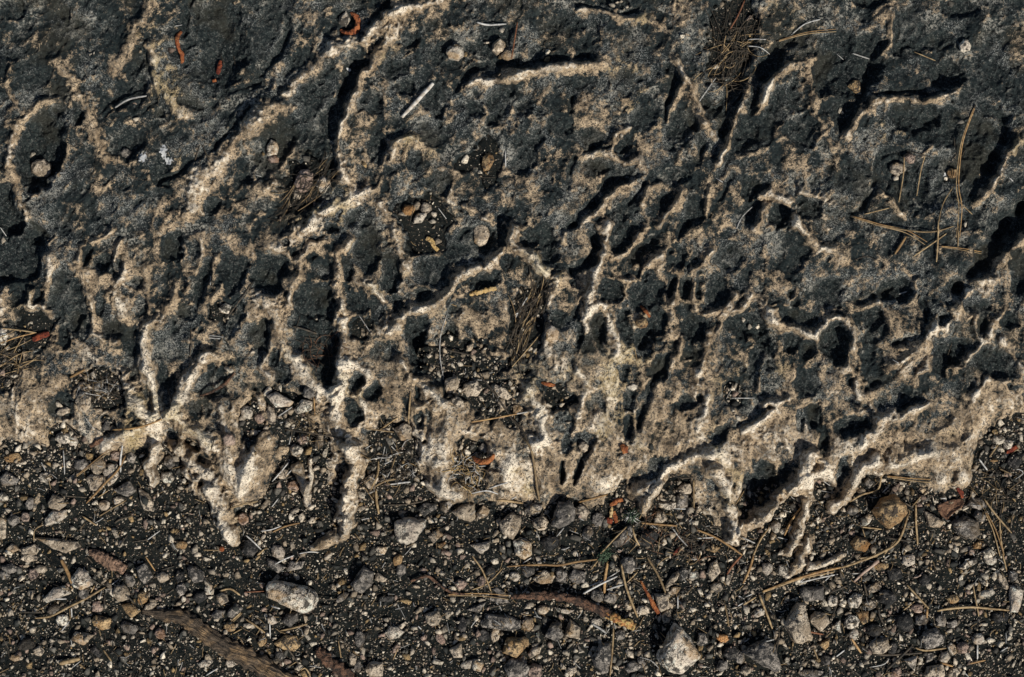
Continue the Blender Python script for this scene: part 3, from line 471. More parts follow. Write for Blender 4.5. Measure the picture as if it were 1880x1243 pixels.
M['d'] = stone_material('dark_stone', (.03, .029, .027), (.13, .115, .10), (.010, .010, .010), .6, .07)
M['p'] = stone_material('pinkish_stone', (.25, .17, .13), (.48, .36, .28), (.045, .034, .03), .5)
M['o'] = stone_material('ochre_stone', (.25, .14, .055), (.45, .31, .16), (.045, .034, .024), .5)

# ------------------------------------------------------------------ build bedrock and soil
STEP = 1.45
_t0 = __import__('time').time()
gu = axis(-70, 1950, STEP, 22000); gv = axis(-60, 1303, STEP, 22000)
U0, V0, RH, PALE, SOILK, BASE, FADE = rock_height(gu, gv, True)
# worn crests are paler, the bottoms of the hollows keep their dark crust
def blur(a, n):
    for ax in (0, 1):
        c = np.cumsum(np.concatenate([np.repeat(np.take(a, [0], ax), n + 1, ax), a, np.repeat(np.take(a, [-1], ax), n, ax)], ax), ax)
        a = (np.take(c, range(2 * n + 1, c.shape[ax]), ax) - np.take(c, range(0, c.shape[ax] - 2 * n - 1), ax)) / (2 * n + 1)
    return a
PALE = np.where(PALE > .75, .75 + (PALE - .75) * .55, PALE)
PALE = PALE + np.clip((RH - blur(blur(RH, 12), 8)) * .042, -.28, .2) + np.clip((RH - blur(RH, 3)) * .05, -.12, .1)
SPL = np.zeros_like(RH)
for x, y, rx, ry in ((266, 290, 9, 11), (303, 280, 8, 14), (312, 298, 9, 9), (640, 128, 5, 4), (1735, 322, 4, 4)):
    SPL = np.maximum(SPL, np.exp(-(((U0 - x) / rx) ** 2 + ((V0 - y) / ry) ** 2)) + .5 * perlin(U0 / 4, V0 / 4, 90) - .1)
SH = soil_height(U0, V0, SOILK, BASE, FADE)
rock = sheet('bedrock', gu, gv, RH, {'pale': np.clip(PALE, -.6, 1.35), 'splash': SPL}, M['rock'])
soil = sheet('soil', gu[::2], gv[::2], SH[::2, ::2], {}, M['soil'])
print('ground built', __import__('time').time() - _t0)

# ------------------------------------------------------------------ loose things: helpers
NU = int((1950 + 70) / STEP) + 1; NV = int((1303 + 60) / STEP) + 1
iu = np.searchsorted(gu, -70 - 1e-6); iv = np.searchsorted(gv, -60 - 1e-6)
TOP = np.maximum(RH, SH)[iv:iv + NV, iu:iu + NU].copy()       # what lies uppermost, in mm, on a regular grid
def gi(px, py): return min(max(int(round((py + 60) / STEP)), 0), TOP.shape[0] - 1), min(max(int(round((px + 70) / STEP)), 0), TOP.shape[1] - 1)
def top(px, py): return float(TOP[gi(px, py)])
def wpos(px, py, zmm): k = 1 - zmm * .001 / CAM_H; return Vector(((px - 940) / PXM * k, (621.5 - py) / PXM * k, zmm * .001))
def link(o, parent=None):
    SC.collection.objects.link(o)
    if parent: o.parent = parent
    return o
def mesh_obj(name, verts, faces, mat, parent=None, smooth=True, loc=None):
    me = D.meshes.new(name); me.from_pydata([tuple(v) for v in verts], [], faces); me.update()
    me.materials.append(mat)
    if smooth: me.polygons.foreach_set('use_smooth', [True] * len(me.polygons))
    o = D.objects.new(name, me)
    if loc is not None: o.location = loc
    return link(o, parent)
USED = {}
def tag(o, label, cat, group=None):
    o['label'] = label; o['category'] = cat; USED[label] = USED.get(label, 0) + 1
    if group: o['group'] = group
    return o
def tube(pts, rad, n=6, twist=0.0, flat=1.0, bump=0.0, seed=0, caps=True):
    vs, fs = [], []; up = Vector((0, 0, 1))
    for i, p in enumerate(pts):
        t = (pts[min(i + 1, len(pts) - 1)] - pts[max(i - 1, 0)]).normalized()
        s = t.cross(up); s = s.normalized() if s.length > 1e-6 else Vector((1, 0, 0)); w = s.cross(t)
        for k in range(n):
            a = 2 * math.pi * k / n + twist * i; r = rad[i]
            if bump: r *= 1 + bump * mnoise.noise(Vector((math.cos(a) * 1.6 + seed, math.sin(a) * 1.6, i * .35)))
            vs.append(p + s * math.cos(a) * r + w * math.sin(a) * r * flat)
    for i in range(len(pts) - 1):
        for k in range(n):
            a = i * n + k; b = i * n + (k + 1) % n; fs.append((a, b, b + n, a + n))
    if caps: fs.append(tuple(range(n))[::-1]); fs.append(tuple(range((len(pts) - 1) * n, len(pts) * n)))
    return vs, fs
def smoothpts(p, n):
    """resample a traced line as a smooth curve"""
    p = [Vector((*q, 0)) if len(q) == 2 else Vector(q) for q in p]
    if len(p) == 2:
        return [p[0].lerp(p[1], i / n) for i in range(n + 1)]
    out = []; m = len(p) - 1; per = max(2, n // m)
    for i in range(m):
        a = p[max(i - 1, 0)]; b = p[i]; c = p[i + 1]; d = p[min(i + 2, m)]
        for j in range(per):
            t = j / per; out.append(.5 * ((2 * b) + (c - a) * t + (2 * a - 5 * b + 4 * c - d) * t * t + (3 * b - a - 3 * c + d) * t ** 3))
    out.append(p[-1]); return out
def rest(line, lift, stiff=.6):
    """heights (mm) for a stiff stalk lying across the bumps below it"""
    z = [top(q.x, q.y) for q in line]; n = len(z)
    hull = z[:]
    st = []
    for i in range(n):
        while len(st) >= 2 and (z[st[-1]] - z[st[-2]]) * (i - st[-2]) <= (z[i] - z[st[-2]]) * (st[-1] - st[-2]): st.pop()
        st.append(i)
    for a, b in zip(st[:-1], st[1:]):
        for i in range(a, b + 1): hull[i] = z[a] + (z[b] - z[a]) * (i - a) / (b - a)
    o = [max(z[i], hull[i] * stiff + z[i] * (1 - stiff)) for i in range(n)]
    for _ in range(2): o = [max(z[i], (o[max(i - 1, 0)] + o[i] + o[min(i + 1, n - 1)]) / 3) for i in range(n)]
    return [v + lift for v in o]

# ------------------------------------------------------------------ materials of the loose things
def fibre_material(name, a, b, scale=260, rough=.7, spec=.35):
    N = NT(name, rough, spec); O = N.geo()
    n = N.noise(O, scale, 3, .6); c = N.mix(N.step(n, .38, .62), a, b)
    c = N.mix(N.math('MULTIPLY', N.math('POWER', N.rnd(), 2.0), .55), c, tuple(x * .3 for x in a))
    N.bump(n, .5, .001); return N.col(c)
M['y'] = fibre_material('straw_needle', (.19, .125, .06), (.38, .27, .14)); M['b'] = fibre_material('brown_needle', (.028, .024, .018), (.085, .064, .042))
M['s'] = fibre_material('bleached_needle', (.30, .29, .27), (.58, .56, .52)); M['r'] = fibre_material('rust_needle', (.14, .05, .022), (.26, .11, .05))
M['k'] = fibre_material('orange_needle', (.24, .135, .055), (.42, .26, .11))
def wood_material():
    N = NT('old_wood', .85, .25); O = N.n('ShaderNodeUVMap').outputs[0]
    mp = N.n('ShaderNodeMapping'); N.l(O, mp.inputs[0]); mp.inputs['Scale'].default_value = (2.2, 34, 1)
    g = N.noise(mp.outputs[0], 1.2, 5, .7, .8); n = N.noise(N.geo(), 50, 4, .6); f = N.noise(N.geo(), 300, 3, .6)
    c = N.mix(N.step(g, .40, .62), (.022, .018, .014), (.15, .11, .075))
    c = N.mix(N.math('MULTIPLY', N.step(n, .46, .62), N.step(g, .42, .56)), c, (.34, .22, .115)); c = N.mix(N.math('MULTIPLY', N.step(f, .5, .65), .5), c, (.02, .017, .015))
    N.bump(N.math('ADD', N.math('MULTIPLY', g, 1.5), f), 1.0, .002); return N.col(c)
def bark_material(name, a, b, d):
    N = NT(name, .85, .25); n = N.noise(N.geo(), 140, 4, .65, .5); f = N.noise(N.geo(), 420, 3, .6)
    c = N.mix(N.step(n, .4, .6), a, b); c = N.mix(N.step(f, .52, .62), c, d)
    N.bump(N.math('ADD', n, f), 1.0, .002); return N.col(c)
M['wood'] = wood_material(); M['bark'] = bark_material('dark_bark', (.045, .028, .02), (.14, .075, .045), (.018, .014, .012))
M['barkend'] = bark_material('orange_bare_wood', (.34, .15, .05), (.42, .31, .12), (.16, .05, .025))
M['red'] = bark_material('red_scale', (.11, .022, .012), (.22, .05, .02), (.06, .015, .01))
M['orange'] = bark_material('orange_scale', (.20, .06, .02), (.34, .13, .045), (.12, .03, .015))
M['leaf'] = bark_material('brown_leaf', (.10, .05, .03), (.22, .12, .07), (.05, .03, .02))
M['tan'] = bark_material('tan_leaf', (.42, .27, .10), (.55, .40, .20), (.15, .09, .04))
M['green'] = bark_material('moss_green', (.035, .065, .035), (.10, .15, .09), (.02, .035, .025))
M['moss'] = M['green']

# ------------------------------------------------------------------ stones
def stone_mesh(poly, hgt, seed, detail):
    """an angular stone whose outline, seen from above, is poly (metres, around the origin)"""
    r = random.Random(seed); n = len(poly); pts = []
    def ring(k, z, jit, every=1):
        for i, (x, y) in enumerate(poly):
            if i % every: continue
            f = k * (1 + r.uniform(-jit, jit)); pts.append((x * f, y * f, z + r.uniform(-.06, .06) * hgt))
    ring(.72, -.42 * hgt, .1, 2); ring(1.0, .02 * hgt, .02); ring(.90, .34 * hgt, .05)
    ring(.62, .52 * hgt, .14, 2 if n > 7 else 1)
    cx = r.uniform(-.22, .22); cy = r.uniform(-.22, .22); R0 = min(max(abs(p[0]) for p in poly), max(abs(p[1]) for p in poly))
    for k in range(3): pts.append((R0 * (cx + r.uniform(-.3, .3)), R0 * (cy + r.uniform(-.3, .3)), hgt * r.uniform(.52, .66)))
    bm = bmesh.new()
    for p in pts: bm.verts.new(p)
    res = bmesh.ops.convex_hull(bm, input=bm.verts[:])
    junk = list({v for v in res['geom_interior'] + res['geom_unused'] if isinstance(v, bmesh.types.BMVert) and v.is_valid})
    bmesh.ops.delete(bm, geom=junk, context='VERTS')
    if detail:
        size = R0
        bmesh.ops.dissolve_limit(bm, angle_limit=.16, verts=bm.verts[:], edges=bm.edges[:])
        bmesh.ops.bevel(bm, geom=bm.edges[:], offset=size * .04, segments=1, profile=.6, affect='EDGES')
        bmesh.ops.triangulate(bm, faces=bm.faces[:])
        for _ in range(3):
            es = [e for e in bm.edges if e.calc_length() > (.0016 if detail > 1 else .0024)]
            if not es: break
            bmesh.ops.subdivide_edges(bm, edges=es, cuts=1)
            bmesh.ops.triangulate(bm, faces=[f for f in bm.faces if len(f.verts) > 3])
        o = Vector((seed * 3.7 % 91, seed * 1.3 % 57, 0))
        for v in bm.verts:
            d = v.co.normalized()
            v.co += d * size * (.08 * mnoise.noise(v.co * (1.8 / size) + o) + .055 * mnoise.noise(v.co * (4.5 / size) + o)) + d * .0004 * mnoise.noise(v.co * 900 + o)
    me = D.meshes.new('stone'); bm.normal_update(); bm.to_mesh(me); bm.free()
    me.polygons.foreach_set('use_smooth', [bool(detail)] * len(me.polygons))
    return me
def stamp(px, py, poly_px, ztop, zrim):
    xs = [p[0] for p in poly_px]; ys = [p[1] for p in poly_px]
    rx = (max(xs) - min(xs)) / 2; ry = (max(ys) - min(ys)) / 2
    i0, j0 = gi(px - rx, py - ry); i1, j1 = gi(px + rx, py + ry)
    J, I = np.meshgrid(np.arange(j0, j1 + 1), np.arange(i0, i1 + 1))
    q = ((J * STEP - 70 - px) / rx) ** 2 + ((I * STEP - 60 - py) / ry) ** 2
    z = np.where(q < 1, zrim + (ztop - zrim) * np.sqrt(np.clip(1 - q, 0, 1)), -99)
    TOP[i0:i1 + 1, j0:j1 + 1] = np.maximum(TOP[i0:i1 + 1, j0:j1 + 1], z)
STONES = []        # (area, px, py, poly around centre in px, tone, height factor, label)
def add_poly(tone, hf, label, *a):
    p = _pl(a); A = cx = cy = 0
    for (x0, y0), (x1, y1) in zip(p, p[1:] + p[:1]):
        k = x0 * y1 - x1 * y0; A += k; cx += (x0 + x1) * k; cy += (y0 + y1) * k
    cx /= 3 * A; cy /= 3 * A
    q = [((x - cx) * 1.09, (y - cy) * 1.09) for x, y in p]
    STONES.append((abs(A / 2), cx, cy, q, tone, hf, label))
_sr = random.Random(5)
def add_list(txt):
    for row in txt.split(';'):
        f = row.split()
        if not f: continue
        x, y, w, h = map(float, f[:4]); ang = float(f[4]) if len(f) > 5 else 0; tone = f[-1]
        px, py = tp(x, y); w /= _t[2] * 1.6; h /= _t[2] * 1.6; n = _sr.choice([5, 6, 6, 7, 8]); a0 = _sr.uniform(0, 6.3); q = []
        for i in range(n):
            a = a0 + (i + _sr.uniform(-.28, .28)) * 2 * math.pi / n; k = _sr.uniform(.92, 1.14)
            x1 = w * math.cos(a) * k; y1 = h * math.sin(a) * k; c = math.cos(math.radians(ang)); s = math.sin(math.radians(ang))
            q.append((x1 * c - y1 * s, x1 * s + y1 * c))
        STONES.append((math.pi * w * h, px, py, q, tone, _sr.uniform(.75, 1.15), None))

# ------------------------------------------------------------------ stones read off the photograph
tile(0, 800, 5.65)
add_poly('w', .9, 'oval stone pitted with black specks, left of the wood chunk', 470, 860, 550, 780, 690, 770, 690, 840, 600, 900, 480, 930)
add_poly('t', 1, 'long tan stone with an orange lower tip, beside the stubby rock finger', 1440, 545, 1530, 600, 1590, 690, 1585, 780, 1500, 765, 1460, 680)
add_poly('t', .8, 'long low tan stone lying just above the brown wood chunk', 380, 1060, 500, 1060, 800, 1100, 825, 1150, 680, 1210, 560, 1170)
add_poly('g', .8, 'grey forked stone right of the crossing needles, below the rock edge', 1190, 560, 1340, 470, 1410, 570, 1330, 630, 1250, 600)
add_list('''665 25 130 90 0 w;755 55 100 60 -40 w;255 105 80 55 -15 t;75 165 70 50 0 t;200 145 85 60 10 w;135 225 145 90 -5 o;262 265 110 65 -25 t;85 450 170 140 -20 g;300 370 55 60 0 t;468 435 110 95 20 w;305 500 55 50 0 w;785 500 85 75 15 w;862 560 75 65 0 t;
1025 320 140 165 25 t;990 480 170 165 0 t;1130 360 100 130 30 w;1165 440 150 80 -50 w;930 215 90 75 -30 o;590 690 150 140 10 t;440 735 75 80 0 g;315 700 80 110 0 g;760 680 80 65 -20 p;985 700 65 70 0 w;1080 720 110 90 -10 t;1230 675 100 80 -15 t;1350 705 75 50 0 w;1400 730 55 30 0 p;
1735 435 120 105 10 w;140 870 110 115 20 g;260 840 90 90 0 p;295 965 85 65 -20 w;25 640 110 90 -20 w;25 960 90 200 0 t;310 1190 150 130 -30 t;135 1165 110 80 0 t;785 860 55 40 0 p;850 890 60 50 0 w;720 780 60 50 0 w;500 295 75 60 0 o;1720 810 45 80 0 o;1640 900 80 60 30 d;1210 205 100 90 0 p;1320 610 90 60 0 t;1360 230 90 110 20 g;1770 95 80 90 0 t;1760 270 90 130 0 g;400 145 60 60 0 g;455 95 50 60 0 t;1070 1010 40 50 0 w;1300 1010 45 40 0 w;800 1050 50 50 0 t;840 190 90 60 0 g;850 300 130 100 0 g;180 540 60 90 10 g;620 1025 90 40 10 t;190 700 130 40 0 g;1425 1160 60 45 0 t;1790 980 50 70 0 o''')
tile(320, 800, 5.65)
add_list('''570 45 105 105 0 p;1340 40 90 90 0 p;1265 155 120 120 -40 w;1455 240 70 90 0 g;1565 175 80 65 0 w;1385 165 70 100 0 o;1520 60 80 90 0 t;715 860 95 105 0 p;805 830 60 90 0 p;1235 520 110 90 20 p;1065 575 90 80 0 g;1225 770 50 50 0 o;1300 230 35 30 0 w;780 1165 130 150 10 d;1080 1200 130 110 35 w;1220 1140 80 50 -30 t;70 1135 120 80 0 o;185 1170 70 60 0 p;880 1100 50 60 0 w;110 460 80 70 -30 w;175 475 60 40 0 d;1470 470 50 60 0 t;1480 540 55 50 0 t;1620 280 60 70 30 t;1470 340 60 60 0 t;930 640 90 60 0 g;875 905 80 60 0 d;1290 870 60 35 10 w;1005 860 60 45 0 p;1410 740 45 35 0 t;230 735 60 60 0 g;75 945 60 30 0 w;20 985 45 50 0 o;270 1010 70 60 0 t;930 1045 60 50 0 t;1130 400 100 90 -40 t;840 180 60 50 0 o;1120 580 60 90 0 g;605 55 60 60 0 t;65 1220 35 35 0 w;1195 570 50 45 0 o''')
tile(640, 800, 5.65)
add_poly('w', 1.1, 'pale heart-shaped stone blotched with black, below the rock edge', 480, 890, 620, 850, 795, 880, 770, 960, 690, 1080, 600, 1120, 520, 1090, 485, 980)
add_poly('t', 1.1, 'speckled tan stone tapering downwards, left of the big grey rounded stone', 1560, 900, 1700, 800, 1780, 850, 1770, 960, 1700, 1065, 1600, 1020)
add_poly('t', 1, 'broad cream stone with a straight right side, casting shadow on the rock edge', 1080, 790, 1180, 710, 1300, 705, 1305, 850, 1260, 890, 1140, 850)
add_poly('t', .9, 'lumpy tan stone touching the right side of the broad cream stone', 1330, 800, 1400, 720, 1460, 770, 1440, 830, 1330, 870)
add_poly('g', .9, 'grey kidney-shaped stone with pale rim, upper right of the heart-shaped stone', 715, 760, 780, 700, 900, 700, 915, 750, 780, 840)
add_poly('g', .9, 'grey four-sided stone between the kidney-shaped and the broad cream stone', 950, 710, 1040, 665, 1090, 700, 1010, 800, 960, 770)
add_poly('t', 1, 'tan cube-like stone right of the heart-shaped stone', 830, 1040, 930, 960, 975, 1030, 880, 1110)
add_poly('p', .8, 'rosy smooth oval pebble left of the heart-shaped stone', 200, 1010, 270, 965, 330, 965, 330, 1010, 270, 1065, 220, 1060)
add_poly('w', .8, 'cream rhombus stone below left of the heart-shaped stone', 265, 1190, 300, 1150, 405, 1155, 370, 1230, 290, 1235)
add_poly('o', .8, 'small ochre wedge stone below the tan cube-like stone', 920, 1130, 1000, 1095, 1010, 1120, 940, 1175)
add_poly('w', 1, 'white fan-shaped stone in deep shadow, right of the ochre wedge stone', 1260, 1130, 1470, 1095, 1450, 1170, 1370, 1220)
add_poly('w', 1, 'bulky pale stone with a flat left side, below the speckled tan stone', 1710, 1090, 1800, 1060, 1890, 1110, 1895, 1230, 1820, 1280, 1730, 1230)
add_poly('t', .9, 'broken tan stone among needles between two rock fingers', 150, 460, 250, 390, 310, 440, 270, 540, 210, 545)
add_list('''305 930 100 65 -15 t;625 165 75 70 0 w;440 215 45 40 0 w;1400 125 90 90 0 g;1290 120 80 95 0 g;680 1135 55 80 20 w;1030 1040 65 70 0 p;1010 950 75 60 0 t;1070 910 60 60 0 g;955 880 65 45 0 w;850 890 75 50 0 t;920 670 100 40 -5 t;745 645 90 50 -15 p;355 1015 50 50 0 w;1595 1180 80 90 0 g;1010 1215 120 50 0 p;1650 1150 50 110 20 w;410 45 60 90 0 g;525 20 80 50 0 g;180 250 50 60 0 t;365 435 70 60 -40 t;520 425 40 70 20 w;1585 385 40 40 0 w;1590 590 70 60 -20 t;1480 430 60 70 0 g;1725 720 60 50 0 t;1110 240 60 60 0 w;1500 700 70 90 0 d;1215 770 50 50 0 w;640 650 100 50 10 g;150 860 60 50 0 g;170 940 80 60 0 d;120 660 70 40 0 p;400 860 90 60 20 g;740 840 90 40 30 t;630 740 60 30 -30 t;1180 200 60 50 0 w;330 690 70 40 0 g;1190 840 60 40 0 g;1440 1040 120 60 0 d;1380 700 90 60 0 t''')
tile(960, 800, 5.65)
add_poly('g', 1.25, 'big grey rounded stone with a creased pale base, in its own deep shadow', 370, 700, 480, 690, 540, 760, 520, 880, 380, 950, 290, 920, 320, 840)
add_poly('g', .9, 'grey dome-topped stone under the green moss tuft, crossed by a needle', 930, 1100, 1020, 980, 1110, 930, 1150, 1010, 1090, 1110, 980, 1150)
add_poly('w', 1.1, 'bright white flat-topped stone in the shaded notch of the rock', 1405, 690, 1590, 690, 1580, 750, 1510, 770, 1420, 745)
add_poly('t', 1, 'cream trapezoid stone below the bright white flat-topped stone', 1360, 860, 1380, 790, 1450, 780, 1500, 860, 1450, 900, 1370, 895)
add_poly('g', .9, 'grey pyramid stone with a light ridge, below the big grey rounded stone', 460, 1090, 520, 1010, 570, 1010, 615, 1080, 590, 1100)
add_list('''180 905 135 140 0 t;120 760 175 115 0 g;610 790 110 140 -20 t;780 870 105 130 0 g;1290 1060 180 130 -10 d;1650 670 110 150 0 g;1680 555 150 100 -10 t;630 120 75 65 -30 g;150 1040 60 70 0 w;280 1110 150 140 0 d;1205 1200 85 60 -20 w;670 1010 90 130 20 g;60 1000 90 60 0 d;250 790 40 90 0 w;1500 1060 80 60 0 t;1570 1010 60 50 0 o;1100 500 0.1 0.1 0 d;1330 120 60 60 0 d;1775 900 60 80 0 w;1620 830 70 70 0 t;1530 810 50 50 0 o;1030 220 60 60 0 t;1140 860 70 60 0 g;1460 1110 110 50 10 t;1650 1190 60 80 0 t;1000 1190 60 50 0 p;710 1110 50 60 30 t;870 1150 90 60 0 d;150 1190 60 100 0 g;1740 1190 80 80 0 g;850 1000 60 60 0 d;1700 1010 70 60 0 g;1210 940 70 40 10 w;420 1180 100 70 0 g;540 1190 80 60 0 d''')
tile(1280, 800, 5.65)
add_poly('o', .9, 'honey-coloured leaf-shaped stone beside the orange-brown needle', 90, 1180, 150, 1120, 240, 1160, 180, 1210)
add_poly('o', 1, 'knobbly ochre stone with a deep shadow, below the needle stub', 1590, 1110, 1650, 1040, 1740, 1060, 1790, 1120, 1740, 1200, 1640, 1180)
add_list('''815 945 85 110 0 w;505 700 75 60 -30 p;475 510 65 65 0 g;380 735 50 100 0 w;910 800 60 65 20 w;1000 750 90 70 -20 g;1255 865 65 55 0 w;720 1215 85 70 0 o;1265 570 70 70 0 w;1350 620 70 60 0 t;1320 955 30 60 30 w;960 995 40 45 0 w;1610 770 110 90 0 g;1665 755 45 40 0 p;1660 825 50 45 0 t;60 1140 80 90 0 g;430 1190 60 60 0 d;540 1200 80 60 0 g;30 1210 55 55 0 t;1185 1215 70 70 0 w;1050 980 90 50 0 t;745 370 60 60 0 d;460 380 40 50 0 t''')
tile(1560, 800, 5.65)
add_poly('o', 1.2, 'big rough ochre stone with a white upper right edge, below the rock', 230, 780, 330, 660, 450, 610, 570, 720, 580, 800, 500, 890, 400, 945, 330, 900)
add_poly('w', .9, 'small cream dumbbell-shaped stone left of the big rough ochre stone', 110, 900, 150, 840, 200, 810, 230, 860, 190, 920, 120, 935)
add_poly('t', .9, 'slanting tan slab between the big ochre stone and the curled brown leaf', 770, 780, 850, 810, 980, 890, 930, 950, 820, 940)
add_poly('g', 1, 'grey stone sprinkled white, at the right end of the curled brown leaf', 1210, 720, 1260, 640, 1360, 650, 1420, 730, 1340, 765)
add_poly('g', 1, 'large purplish grey rounded stone below the curled brown leaf', 1060, 900, 1180, 840, 1330, 880, 1340, 1020, 1260, 1070, 1130, 1030)
add_poly('g', 1, 'cube-like grey stone in a small pit at the foot of the rock', 140, 490, 190, 435, 255, 480, 200, 545)
add_list('''535 495 65 65 20 w;80 755 45 40 -20 w;850 570 85 60 -30 w;885 680 55 50 0 w;1340 830 110 120 -40 g;1710 260 120 130 0 d;1540 40 110 90 0 w;1635 90 90 90 0 w;1275 360 65 65 0 t;1640 420 45 75 -20 w;310 1160 50 55 0 w;1390 1040 65 35 -10 w;1350 1135 130 70 -10 o;1260 1195 80 90 -40 p;1440 1220 100 90 0 w;770 1225 60 60 0 o;640 1000 70 40 -30 t;1030 940 50 60 0 w;500 1010 50 50 0 d;1500 250 80 40 5 o;1080 530 60 40 0 t;1630 500 70 60 0 g;560 640 70 60 0 d;740 770 80 90 0 d;1530 400 60 50 0 g;1780 20 60 60 0 w;60 1140 0.1 0.1 0 d;1040 1140 90 50 -30 t;290 1110 70 90 0 g;900 1150 80 50 0 d;1530 1150 50 60 0 g;860 1030 80 60 0 g;1620 1060 60 50 0 d;1130 740 70 60 0 t''')
tile(0, 1020, 5.65)
add_poly('w', 1, 'white-patched stone with a brown left half, pointed at by the orange blade', 740, 230, 820, 130, 910, 170, 960, 290, 860, 350, 770, 320)
add_poly('w', 1, 'knobbly pinkish white stone below left of the orange blade', 450, 450, 560, 340, 680, 310, 730, 390, 600, 430, 500, 480)
add_poly('w', .9, 'small white triangular stone left of the round tan pebble', 1085, 345, 1175, 335, 1175, 430)
add_poly('g', 1.1, 'lumpy grey stone streaked white, right of the brown wood chunk', 1430, 130, 1510, 75, 1560, 180, 1590, 210, 1500, 290, 1440, 220)
add_poly('p', .9, 'pinkish brick-shaped stone below the long bowed needle', 960, 480, 1030, 470, 1070, 550, 1040, 580, 960, 575)
add_poly('o', 1, 'ochre five-sided stone at the upper end of the curved root', 1265, 510, 1370, 495, 1455, 570, 1370, 645, 1310, 590)
add_poly('o', 1, 'rounded orange-rimmed stone with a shadow above, left of the curved root', 955, 670, 1000, 620, 1150, 650, 1140, 750, 1050, 765, 980, 720)
add_poly('t', 1, 'boat-shaped tan stone with a dark hollow, below left of the orange-rimmed stone', 740, 870, 790, 790, 860, 800, 980, 820, 870, 925, 800, 890)
add_poly('d', .8, 'dark smooth slab with a pale tip, left of a short straw needle', 930, 970, 990, 930, 1060, 1020, 1020, 1060)
add_list('''870 385 95 105 0 g;1255 390 145 155 0 t;1345 250 140 90 60 g;645 665 110 110 20 w;350 770 85 85 0 t;560 560 130 85 -30 g;110 600 110 60 -40 t;1340 745 150 105 20 g;1660 810 90 95 0 p;1130 890 150 45 -25 p;1285 840 80 60 -20 w;275 920 160 100 -10 d;405 985 100 90 0 t;170 1060 125 70 0 t;285 275 50 50 0 w;760 45 70 65 0 w;345 190 95 95 0 p;45 200 90 90 0 g;300 20 170 80 0 t;1310 950 70 80 0 p;1690 1040 140 50 -25 w;1480 440 100 120 0 o;1690 220 110 90 -20 t;1580 300 70 60 0 t;290 1080 50 65 0 t;1590 1160 80 50 0 t;660 780 80 60 -40 t;915 520 55 45 0 w;850 470 100 60 -10 w;700 885 80 50 0 p;1310 1025 55 45 0 o;980 235 45 45 0 w;1035 175 70 60 0 t;1215 205 45 40 0 p;1560 520 140 60 -30 t;290 380 80 70 0 g;1520 610 80 70 0 g;1580 745 80 50 -30 p;910 660 80 50 0 g;460 675 60 40 0 w;340 685 80 40 -10 t;570 820 80 40 -30 t;1060 420 40 60 0 t;780 530 60 60 0 t;280 990 80 40 10 p;110 130 150 90 0 g;430 140 110 80 0 t;200 150 100 70 0 g;1480 760 70 60 0 g;1380 840 60 40 -10 t;120 1160 35 60 20 w;760 1030 70 40 -20 w;620 920 60 60 20 w;650 20 60 50 0 w;1400 240 50 60 0 t;1170 300 60 40 0 t;540 890 90 40 10 t;1060 860 60 40 0 t;790 640 40 40 0 o;1130 1170 60 60 0 g;1190 640 90 60 0 d''')
tile(320, 1020, 5.65)
add_poly('w', 1.25, 'big mottled block stone, the longest pale stone, with a black shadow above it', 975, 330, 1000, 275, 1110, 272, 1250, 325, 1400, 335, 1450, 380, 1485, 440, 1440, 550, 1330, 588, 1220, 530, 1100, 490, 985, 430)
add_poly('g', .9, 'left of the two smooth grey stones above the big mottled block stone', 970, 30, 1060, 60, 1150, 120, 1080, 180, 980, 110)
add_poly('g', .8, 'right of the two smooth grey stones above the big mottled block stone', 1160, 140, 1200, 60, 1350, 60, 1320, 130, 1190, 160)
add_poly('g', 1, 'dark rounded stone with a pale speckled lower rim, above the curved root', 140, 130, 230, 110, 310, 180, 300, 260, 210, 280, 160, 210)
add_poly('w', .9, 'white upright stone like a tooth, above the curved root', 310, 400, 330, 250, 395, 310, 380, 400)
add_poly('g', 1, 'brown-grey stone with sloping faces and two straws along it', 545, 590, 640, 490, 710, 550, 640, 650, 560, 630)
add_poly('g', 1, 'crumbly grey stone just below the big mottled block stone', 1115, 680, 1180, 600, 1280, 590, 1280, 670, 1200, 740)
add_poly('o', .9, 'wide flat orange-brown stone crossed by a thin brown twig', 1040, 910, 1150, 830, 1260, 830, 1300, 930, 1240, 990, 1110, 960)
add_list('''1110 35 90 60 20 w;70 345 95 115 20 g;265 430 130 110 0 d;135 455 55 80 10 p;500 445 115 110 0 t;455 605 135 85 -15 g;320 615 55 65 0 w;580 735 105 85 10 o;1010 670 100 85 10 w;940 720 85 85 0 g;925 560 85 55 0 p;905 310 85 85 0 p;910 880 80 110 0 o;1090 1040 100 95 -20 g;1175 1105 90 65 -20 p;1375 840 60 65 -30 w;1445 910 65 80 0 w;965 815 50 40 0 w;1260 215 120 45 0 w;1155 190 60 40 0 p;1665 730 75 75 0 t;1780 800 60 70 0 w;1670 340 95 60 -20 t;1745 430 130 60 -40 g;1560 520 60 80 0 d;515 260 60 60 0 d;590 1110 95 85 20 w;330 1115 130 70 -20 w;1690 1160 120 90 0 g;1680 1232 90 50 0 p;1605 1050 110 110 0 d;395 170 150 50 60 t;820 145 45 50 0 t;1540 830 70 60 -20 p;850 695 70 60 0 g;60 220 90 110 0 d;250 550 100 50 -10 t;370 430 40 70 0 w;490 125 45 40 0 t;1430 610 70 40 0 t;680 670 50 40 0 w;880 640 60 60 0 g;1180 1030 60 50 0 g;1100 1135 50 40 0 p;1570 650 40 35 0 w;770 580 60 60 0 d;920 400 60 50 0 d;1730 1090 60 50 0 g;440 660 80 40 0 t;610 180 40 40 0 t;350 520 60 50 0 g''')
tile(640, 1020, 5.65)
add_poly('g', 1.1, 'faceted brownish grey stone with pale veins, right of the big mottled block stone', 30, 290, 150, 120, 260, 170, 240, 300, 140, 375, 60, 350)
